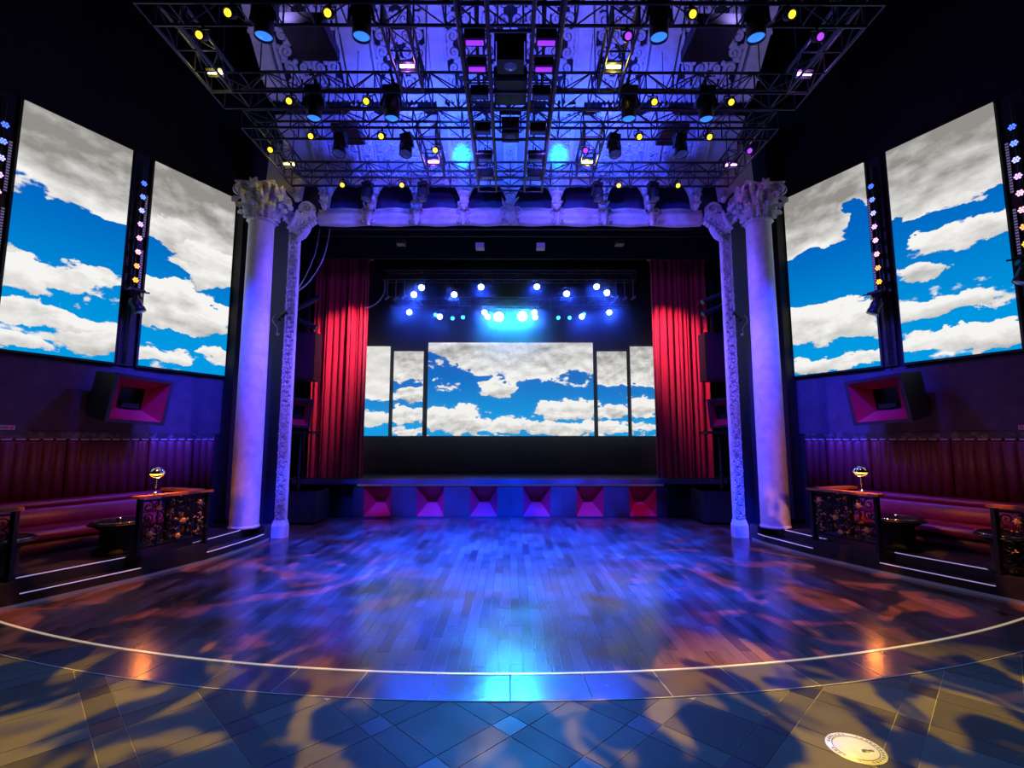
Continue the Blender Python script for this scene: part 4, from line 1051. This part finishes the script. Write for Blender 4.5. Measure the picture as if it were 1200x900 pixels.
    # big horn loudspeaker on the wall
def horn_speaker(s, c, nrm, w, h, d, lab, group, roll=0, horn='horn', name='horn_speaker'):
    n = Vector(nrm).normalized(); u = Vector((0, 0, 1)).cross(n).normalized(); v = n.cross(u).normalized()
    if roll: q = Quaternion(n, roll); u = q @ u; v = q @ v
    fr = frame(c, u, v, n); t = thing(name, lab, 'speaker', fr(0, -h / 2, -d / 2), group)
    m = MB()
    P = [(-w / 2, -h / 2), (w / 2, -h / 2), (w / 2, h / 2), (-w / 2, h / 2)]; e = .06; Q = [(a * (1 - e * 2 / w), b * (1 - e * 2 / h)) for a, b in P]
    back = [(a * .92, b * .92) for a, b in P]
    vs_ = [fr(a, b, 0) for a, b in P] + [fr(a, b, -d) for a, b in back] + [fr(a, b, 0) for a, b in Q]
    m.add(vs_, [(7, 6, 5, 4)] + [(i, i + 4, (i + 1) % 4 + 4, (i + 1) % 4) for i in range(4)] + [(i, (i + 1) % 4, (i + 1) % 4 + 8, i + 8) for i in range(4)])
    m.build('cabinet', 'ply', t)
    m = MB(); T = [(a * .42, b * .46) for a, b in P]
    m.add([fr(a, b, -.004) for a, b in Q] + [fr(a, b, -.3 * w) for a, b in T], [(i, (i + 1) % 4, (i + 1) % 4 + 4, i + 4) for i in range(4)]); m.build('horn_mouth', horn, t)
    m = MB(); m.add([fr(a, b, -.3 * w) for a, b in T] + [fr(a, b, -.52 * w) for a, b in T], [(i, (i + 1) % 4, (i + 1) % 4 + 4, i + 4) for i in range(4)] + [(4, 5, 6, 7)]); m.build('throat', 'ply', t)
    m = MB(); m.fbox(fr, -w * .15, w * .15, -h * .2, -h * .1, -.34 * w, -.26 * w); m.build('throat_bar', 'black', t)
    return t, fr
for s in (-1, 1):
    x = 6.47 if s < 0 else 6.45; y = 8.65
    t, fr = horn_speaker(s, (s * x, y, 2.68), (-s * .93, -.37, -.16), .98, .83, .62, 'large wall loudspeaker with a red square horn, below the ' + ('cloud-filled screen' if s < 0 else 'deep blue screen'), 'horn speakers on the side walls', s * .05)
    m = MB(); fw = fr(0, 0, -.6); q = W(s, fw.y + .15, 0.02, fw.z)
    m.tube([fw, q], .05, 8); m.build('wall_arm', 'black', t)
    # little printed sign on the ledge strip
    tt = 7.72 if s < 0 else 7.55; fr = wframe(s, tt, 2.15)
    g = thing('wall_sign', 'small white printed sign with a red mark below the ' + ('wide grey cloud screen' if s < 0 else 'slanting cloud screen'), 'sign', fr(0, 0, .05), 'small wall signs')
    m = MB(); m.fbox(fr, -.11, .11, -.0, .07, .02, .03); m.build('plate', 'marble', g)
    m = MB()
    for k in range(6): m.fbox(fr, -.095 + k * .022, -.08 + k * .022, .02, .05, .03, .031)
    m.build('lettering', 'ink', g)
    m = MB(); m.fbox(fr, .05, .095, .015, .055, .03, .0312); m.build('red_mark', 'sign_red', g)
    # small fixture with a curled cable on the stage-side wall
    f2 = lambda a, b, c, s=s: Vector((s * (5.05 + a), 10.6 - c, 4.6 + b)); g = thing('wall_fixture', 'bent-arm lamp with curled white cable beside the column by the ' + ('cloud-filled screen' if s < 0 else 'deep blue screen'), 'wall lamp', f2(0, 0, 0), 'bent-arm wall lamps')
    m = MB(); m.tube([f2(0, 0, -.03), f2(0, 0, .1), f2(-.12, .05, .16)], .02, 6); m.build('arm', 'black', g)
    m = MB(); m.tube([f2(-.12, .05, .16), f2(-.25, .12, .2)], [.05, .06], 10); m.build('lamp_can', 'black', g)
    m = MB(); m.tube([f2(.05 + .06 * math.sin(k * .7), .1 - k * .05, .1) for k in range(9)], .012, 6); m.build('cable', 'cable', g)
    m = MB(); m.ball(f2(-.02, -.34, .1), .035, 8, 5); m.build('cable_plug', 'trim', g)

# ------------------------------------------------------------------ stage
SZ, SY = .97, 12.95
stg = thing('stage', 'raised stage with dark fascia and red horn panels', 'stage', (0, SY, 0))
m = MB(); m.box(-5.9, 5.9, SY, 16.5, SZ - .06, SZ); m.build('deck', 'stagefloor', stg)
m = MB(); m.box(-5.95, 5.95, SY - .08, SY - .001, SZ - .11, SZ + .004); m.build('lip', 'stagelip', stg)
m = MB(); m.box(-3.95, 3.95, SY - .03, SY + .02, SZ - .16, SZ - .12); m.build('light_rail', 'nosing_dim', stg)
HC = [-3.42, -2.055, -.685, .685, 2.055, 3.42]; hw, z0, z1 = .35, .04, .80
m = MB(); xs = [-4.05] + [c + q for c in HC for q in (-hw, hw)] + [4.05]
for a, b in zip(xs[::2], xs[1::2]): m.box(a, b, SY + .0, SY + .05, 0, SZ - .06)
for c in HC: m.box(c - hw, c + hw, SY, SY + .05, 0, z0); m.box(c - hw, c + hw, SY, SY + .05, z1, SZ - .06)
m.build('fascia', 'fascia', stg)
for a, b in zip(xs[::2], xs[1::2]):
    k = max(1, round((b - a) / .33))
    m = MB()
    for q in range(k): m.box(a + (b - a) * q / k + .015, a + (b - a) * (q + 1) / k - .015, SY - .012, SY, .05, .79)
    m.build('fascia_panel', 'fascia', stg)
for c in HC:
    m = MB(); P = [(c - hw, z0), (c + hw, z0), (c + hw, z1), (c - hw, z1)]; T = [(c - .1, .38), (c + .1, .38), (c + .1, .46), (c - .1, .46)]
    m.add([(x, SY + .01, z) for x, z in P] + [(x, SY + .42, z) for x, z in T], [(0, 1, 5, 4), (1, 2, 6, 5), (2, 3, 7, 6), (3, 0, 4, 7), (4, 5, 6, 7)]); m.build('horn_panel', 'horn_dark', stg)
for s in (-1, 1):
    m = MB(); a, b = (4.05, 5.9) if s > 0 else (-5.9, -4.05)
    m.box(a, b, SY + .25, SY + .3, 0, SZ - .06); m.build('side_fascia', 'platform', stg)
# boxes beside the stage
for s in (-1, 1):
    lab = 'black flight case standing before the stage end by the ' + ('cloud-filled side' if s < 0 else 'deep blue side')
    t = thing('flight_case', 'dark flight case on the floor by the stage end, ' + ('under the curtain' if s < 0 else 'behind the frame foot'), 'case', (s * 5.05, 12.3, 0), 'cases beside the stage')
    x0 = s * 5.1
    m = MB(); m.box(x0 - .5, x0 + .5, 11.9, 12.7, .06, .78); m.build('body', 'ply', t)
    m = MB()
    for sx in (-1, 1):
        for sy in (11.9, 12.7): m.box(x0 + sx * .5 - .02, x0 + sx * .5 + .02, sy - .02, sy + .02, .06, .79)
    m.box(x0 - .51, x0 + .51, 11.89, 12.71, .74, .78); m.build('edging', 'truss', t)
    for sx in (-1, 1):
        for sy in (12.0, 12.6): m = MB(); m.cyl((x0 + sx * .4 - .02, sy, .035), (x0 + sx * .4 + .02, sy, .035), .035, n=10); m.build('caster', 'black', t)

# curtains
for s in (-1, 1):
    t = thing('stage_curtain', 'floor-length pleated red velvet curtain ' + ('by the stage speaker with the amber window' if s < 0 else 'overlapping the outermost stage screen'), 'curtain', (s * 4.65, 13.5, SZ), 'red stage curtains')
    xa, xb = (-5.42, -3.93) if s < 0 else (3.93, 5.5)
    n = 150; rows_ = 14; m = MB(); out = []; rg = random.Random(11 + s)
    ph = [rg.uniform(-.5, .5) for _ in range(40)]
    for j in range(rows_ + 1):
        v = j / rows_; z = SZ + .01 + v * 6.1
        for i in range(n + 1):
            u = i / n; f = u * 11 + .35 * math.sin(u * 9 + s)
            k = int(f); w_ = ph[k] * (1 - (f - k)) + ph[k + 1] * (f - k)
            am = .16 * (.5 + .5 * math.sin(f * .9 + s) ** 2) * (1.1 - .3 * v)
            x = xa + (xb - xa) * u + .02 * math.sin(f * 6.28 * .5 + w_ + v) ; y = 13.5 - am * (2 * abs(math.sin(f * 3.14 + w_ * 1.1 + .15 * (1 - v))) ** .7 - 1) + .05 * math.sin(f * 1.7 + s)
            out.append((x, y, z))
    m.add(out, [(j * (n + 1) + i, j * (n + 1) + i + 1, (j + 1) * (n + 1) + i + 1, (j + 1) * (n + 1) + i) for j in range(rows_) for i in range(n)], True)
    m.build('drape', 'velvet', t)
    m = MB(); m.box(xa - .05, xb + .05, 13.44, 13.56, SZ + 6.08, SZ + 6.22); m.build('heading_band', 'velvet', t)
    m = MB(); m.tube([(xa - .1, 13.5, SZ + 6.27), (xb + .1, 13.5, SZ + 6.27)], .03, 8); m.tube([((xa + xb) / 2, 13.5, SZ + 6.27), ((xa + xb) / 2, 13.5, 9.0)], .02, 6); m.build('track', 'black', t)

# back screens on stage
BS = [((-2.6, 2.62, 2.11, 5.06), 15.55, dict(blobs=[(.62, .9, .65, .32, .6), (.1, .95, .18, .12, .4), (.42, .50, .16, .12, .5), (.14, .18, .24, .17, .5), (.45, .12, .3, .09, .4), (.85, .28, .24, .14, .5), (.8, .08, .3, .08, .45), (.3, .42, .12, .12, -.4), (.7, .45, .3, .09, -.4)], seed=11, scale=3.2, topgrey=.3), 'wide led screen of white clouds on blue at the centre of the stage back'),
      ((-3.67, -2.74, 2.11, 4.77), 15.5, dict(blobs=[(.6, .92, 1.2, .36, .7), (.3, .6, .8, .05, -.4), (.7, .5, .7, .1, .5), (.4, .24, .9, .12, .45), (.5, .06, 1, .06, .2)], seed=12, scale=4, topgrey=.25), 'narrow led screen with cloud over blue, on the amber-window side of the wide screen'),
      ((-4.68, -3.78, 2.11, 4.92), 15.45, dict(blobs=[(.5, .8, 1.6, .5, .9), (.5, .32, 1.2, .1, -.25), (.5, .2, 1.2, .1, .5)], seed=13, scale=2.5, grey=(.55, .54, .5), topgrey=.1), 'narrow led screen of pale cream cloud at the edge of a curtain'),
      ((2.74, 3.67, 2.11, 4.77), 15.5, dict(blobs=[(.5, .95, 1.3, .5, .8), (.4, .54, 1.2, .08, -.4), (.4, .3, 1.2, .1, .4), (.5, .1, 1, .08, .3)], seed=14, scale=4, topgrey=.35), 'narrow led screen with grey cloud, blue band and cloud bank below'),
      ((3.78, 4.72, 2.11, 4.92), 15.45, dict(blobs=[(.5, .9, 1.4, .45, .9), (.4, .5, .9, .07, -.4), (.5, .3, 1.3, .12, .5), (.5, .1, 1, .06, .2)], seed=15, scale=4, topgrey=.3), 'narrow led screen of grey cloud, half covered by a red curtain')]
for (xa, xb, za, zb), y, kw, lab in BS:
    fr = frame((xa, y, za), (1, 0, 0), (0, 0, 1), (0, -1, 0)); w, h = xb - xa, zb - za
    t = led_screen(fr, w, h, cloud_mat('sky_film', w / h, **kw), 1, 1, lab, ((xa + xb) / 2, y, SZ), 'screens on the stage', 'stage_screen')
    m = MB(); m.box(xa + .1, xa + .16, y - .02, y + .04, SZ, za - .03); m.box(xb - .16, xb - .1, y - .02, y + .04, SZ, za - .03); m.build('stand_leg', 'black', t)
tb = tag((lambda m: (m.box(-5.4, 5.4, 15.62, 15.66, SZ, 7.6), m)[1])(MB()).build('backdrop', 'blackfab'), 'plain black backdrop cloth hanging behind the stage screens', 'backdrop')
m = MB(); m.box(-5.2, 5.2, 15.3, 15.36, SZ, 2.02); tag(m.build('masking_skirt', 'blackfab'), 'black masking skirt below the stage screens', 'skirt')

# headers and pipes under the arch
for y, za, zb, lab in ((11.5, 6.9, 9.0, 'black upper border strip hung just behind the stage frame'), (12.6, 6.75, 9.0, 'wide black valance hung in front of the red curtains')):
    m = MB(); m.box(-4.9 if y < 12 else -5.8, 4.9 if y < 12 else 5.8, y, y + .04, za, zb); o = m.build('border_cloth', 'blackfab'); tag(o, lab, 'valance')
pp = thing('light_pipe', 'thin horizontal lighting pipe under the stage arch', 'pipe', (0, 11.3, 6.95))
m = MB(); m.tube([(-4.4, 11.3, 7.0), (4.4, 11.3, 7.0)], .025, 8); m.tube([(-4.4, 11.3, 7.2), (4.4, 11.3, 7.2)], .02, 8)
for k in range(9): m.tube([(-4 + k, 11.3, 7.0), (-4 + k, 11.3, 9.0)], .012, 5, False)
m.build('rail', 'truss', pp)
m = MB(); m.tube(smooth([(-4.3, 11.3, 7.0), (-4.35, 11.1, 6.2), (-4.55, 10.9, 5.6), (-4.65, 10.56, 5.25)]), .015, 6); m.tube(smooth([(-4.55, 11.3, 7.0), (-4.5, 11.0, 6.3), (-4.6, 10.8, 5.7), (-4.66, 10.56, 5.3)]), .012, 6)
tag(m.build('hanging_cable', 'cable'), 'pale cable looping down from the arch corner near the cloud-filled side', 'cable')
m = MB(); m.tube(smooth([(-3.7, 14.06, 6.68), (-3.62, 13.8, 6.2), (-3.75, 13.5, 5.8), (-4.0, 13.34, 5.6)]), .02, 6)
tag(m.build('hanging_cable', 'cable'), 'dark blue-lit cable loop at the edge of a red curtain', 'cable')
for k, (x, z) in enumerate(((-.72, 6.5), (.72, 6.5), (-2.6, 6.6), (2.6, 6.6))):
    t = thing('pipe_light', ('pale' if k < 2 else 'black') + ' small box light hanging on a short rod under the arch', 'stage light', (x, 11.3, z), 'box lights under the arch')
    m = MB(); m.box(x - .1, x + .1, 11.2, 11.4, z, z + .12); m.build('housing', 'cable' if k < 2 else 'black', t)
    m = MB(); m.tube([(x, 11.3, z + .12), (x, 11.3, 7.2)], .012, 5); m.build('rod', 'black', t)

# stage lights
UP = [(-2.6, 6.42), (-2.82, 6.21), (-1.64, 6.21), (-.86, 6.44), (.78, 6.45), (1.65, 6.24), (2.53, 6.45), (2.83, 6.27)]
LO = [(-3.11, 5.89), (3.05, 5.89), (-2.17, 5.75), (-.8, 5.89), (-.69, 5.75), (.74, 5.89), (.76, 5.74), (2.2, 5.76)]
CY = [(-.35, 5.74), (.37, 5.76)]
TL = [(-2.31, 5.82), (-1.78, 5.71), (-1.46, 5.74), (1.48, 5.73), (1.83, 5.73), (2.27, 5.84)]
for y, z, x, lab in ((14.2, 6.68, 3.7, 'upper black lighting truss over the stage'), (15.0, 6.1, 3.7, 'lower black lighting truss over the stage')):
    g = thing('stage_truss', lab, 'truss', (0, y, z)); truss(g, (-x, y, z), (x, y, z), .28, .28, .36)
    m = MB()
    for q in (-3, -1, 1, 3): m.tube([(q, y, z + .28), (q, y, 9.0)], .012, 5, False)
    tag(m.build('hoist_cable', 'black', g), kind='stuff')
def stage_light(x, y, z, r, top, lens, lab, group, col, e):
    t = thing('stage_light', lab, 'stage light', (x, y, z), group)
    d = (Vector((x * .55, 5.0, 0.5)) - Vector((x, y, z))).normalized(); u = d.cross(Vector((0, 0, 1))).normalized(); v = u.cross(d)
    fr = frame((x, y, z), u, v, d)
    m = MB(); m.lathe([(.0001, -.22), (r * .9, -.22), (r * 1.2, -.05), (r * 1.25, .03), (r * 1.1, .03), (r, .0)], fr, 16); m.build('housing', 'black', t)
    m = MB(); m.lathe([(.0001, .012), (r * .6, .008), (r * 1.02, 0)], fr, 16); m.build('lens', lens, t)
    m = MB(); m.tube([fr(-r * 1.4, 0, -.08), fr(-r * 1.4, r * 1.9, -.08), fr(r * 1.4, r * 1.9, -.08), fr(r * 1.4, 0, -.08)], .012, 5); m.tube([fr(0, r * 1.9, -.08), Vector((x, 14.06 if y < 14.5 else 14.86, top + .02))], .012, 5); m.build('yoke', 'black', t)
    if e: spot('stage_light_beam', fr(0, 0, .06), fr(0, 0, 3), col, e, 64, .9, r)
for x, z in UP: stage_light(x, 14.05, z, .085, 6.68, 'st_white', 'round stage light shining blue-white on the upper stage truss', 'upper stage lights', (.02, .07, 1), 420)
for x, z in LO: stage_light(x, 14.85, z, .08, 6.12, 'st_white', 'round stage light shining blue-white on the lower stage truss', 'lower stage lights', (.02, .08, 1), 300)
for x, z in CY: stage_light(x, 14.8, z, .14, 6.12, 'st_cyan', 'large stage light blazing cyan at the middle of the lower stage truss', 'blazing cyan stage lights', (.02, .45, 1), 1700)
for x, z in TL: stage_light(x, 14.88, z, .055, 6.12, 'st_teal', 'small teal stage light on the lower stage truss', 'teal stage lights', CYAN, 0)
# unlit pale tubes beside the lit ones
for s in (-1, 1):
    for k, (x, z) in enumerate(((3.1, 6.15), (3.35, 6.1), (3.6, 6.12))):
        m = MB(); m.tube([(s * x - .06, 14.07, z - .05), (s * x + .06, 14.04, z + .03)], .03, 8); m.tube([(s * x, 14.06, z), (s * x, 14.06, 6.71)], .012, 5, False)
        tag(m.build('tube_light', 'cable'), ('inner', 'middle', 'outer')[k] + ' short pale tube lamp, upper stage truss, ' + ('amber lantern end' if s < 0 else 'end away from the amber lantern'), 'stage light', 'pale tube lamps')

# side gear behind the frame: shelf speakers, angled lights
for s in (-1, 1):
    sd_ = 'amber window' if s < 0 else 'deep blue side screen'
    t, fr = horn_speaker(s, (s * 5.18, 12.05, 2.65), (-s * .35, -.93, -.1), .62, .72, .5, 'black loudspeaker with dim red horn on a stand, by the ' + sd_, 'stage horn speakers', s * .08, 'horn_dark')
    m = MB(); m.box(s * 5.2 - .4, s * 5.2 + .4, 12.05, 12.6, 2.14, 2.2); m.tube([(s * 5.2, 12.3, .78), (s * 5.2, 12.3, 2.14)], .04, 8); m.build('stand', 'black', t)
    t = thing('cabinet_speaker', 'tall dark purple-lit speaker cabinet above the stage horn speaker by the ' + sd_, 'speaker', (s * 5.3, 12.7, 3.5), 'upper cabinets')
    m = MB(); m.box(s * 5.35 - .35, s * 5.35 + .35, 12.45, 12.9, 3.5, 4.75); m.build('body', 'ply', t)
    m = MB(); m.box(s * 5.35 - .3, s * 5.35 + .3, 12.43, 12.45, 3.55, 4.7); m.build('grille', 'purple', t)
    m = MB(); m.box(s * 5.35 - .04, s * 5.35 + .04, 12.75, 12.83, 4.75, 9.0); m.build('hanging_bar', 'black', t)
    for k, (za, zb) in enumerate(((5.15, 5.42), (4.95, 4.7))):
        if s > 0: za, zb = (5.35, 5.05)[k], (5.6, 5.3)[k]
        t = thing('angled_light', ('upper' if k == 0 else 'lower') + ' slim lamp angled out from a boom pole by the ' + sd_, 'stage light', (s * 5.0, 11.8, za), 'angled side lamps')
        xa, xb = (s * 5.3, s * 4.72)
        if s > 0: za, zb = zb, za
        m = MB(); m.tube([(xa, 11.85, za), (xb, 11.75, zb)], .06, 10); m.build('barrel', 'stagelip', t)
        m = MB(); m.tube([(xb, 11.75, zb), (xb - s * .03, 11.745, zb + (zb - za) * .07)], .068, 10); m.build('hood', 'truss', t)
    m = MB(); m.tube([(s * 5.3, 11.9, 0), (s * 5.3, 11.9, 9.0)], .035, 8); tag(m.build('boom_pole', 'black'), 'black vertical boom pole behind the frame by the ' + sd_, 'pole', 'boom poles')
    point('wing_glow', (s * 4.9, 11.4, 3.6), (.25, .1, 1), 6, .2)
t = thing('amber_lantern', 'small amber glowing lantern tucked beside the red curtain', 'lantern', (-5.45, 13.1, 2.5))
m = MB(); m.box(-5.56, -5.36, 13.05, 13.25, 2.4, 2.75); m.build('glass', 'amber', t)
m = MB(); m.box(-5.58, -5.34, 13.03, 13.27, 2.75, 2.8); m.box(-5.58, -5.34, 13.03, 13.27, 2.35, 2.4); m.tube([(-5.46, 13.15, SZ), (-5.46, 13.15, 2.36)], .03, 8); m.build('holder', 'black', t)

# thin stage haze in the air behind the frame
hm = bpy.data.materials.new('stage_haze'); hm.use_nodes = True; N = hm.node_tree.nodes
for n_ in list(N): N.remove(n_)
ho = N.new('ShaderNodeOutputMaterial'); hv = N.new('ShaderNodeVolumeScatter'); hm.node_tree.links.new(hv.outputs[0], ho.inputs['Volume'])
hv.inputs['Color'].default_value = (.9, .9, .95, 1); hv.inputs['Density'].default_value = .03; hv.inputs['Anisotropy'].default_value = .75
m = MB(); m.box(-5.2, 5.2, 13.0, 15.4, 1.1, 7.9); tag(m.build('haze', hm), 'thin haze hanging in the air above the stage', 'haze', kind='stuff')

# prototypes carry their place already; drop the helper property
for o in bpy.data.objects:
    if '_w' in o: del o['_w']
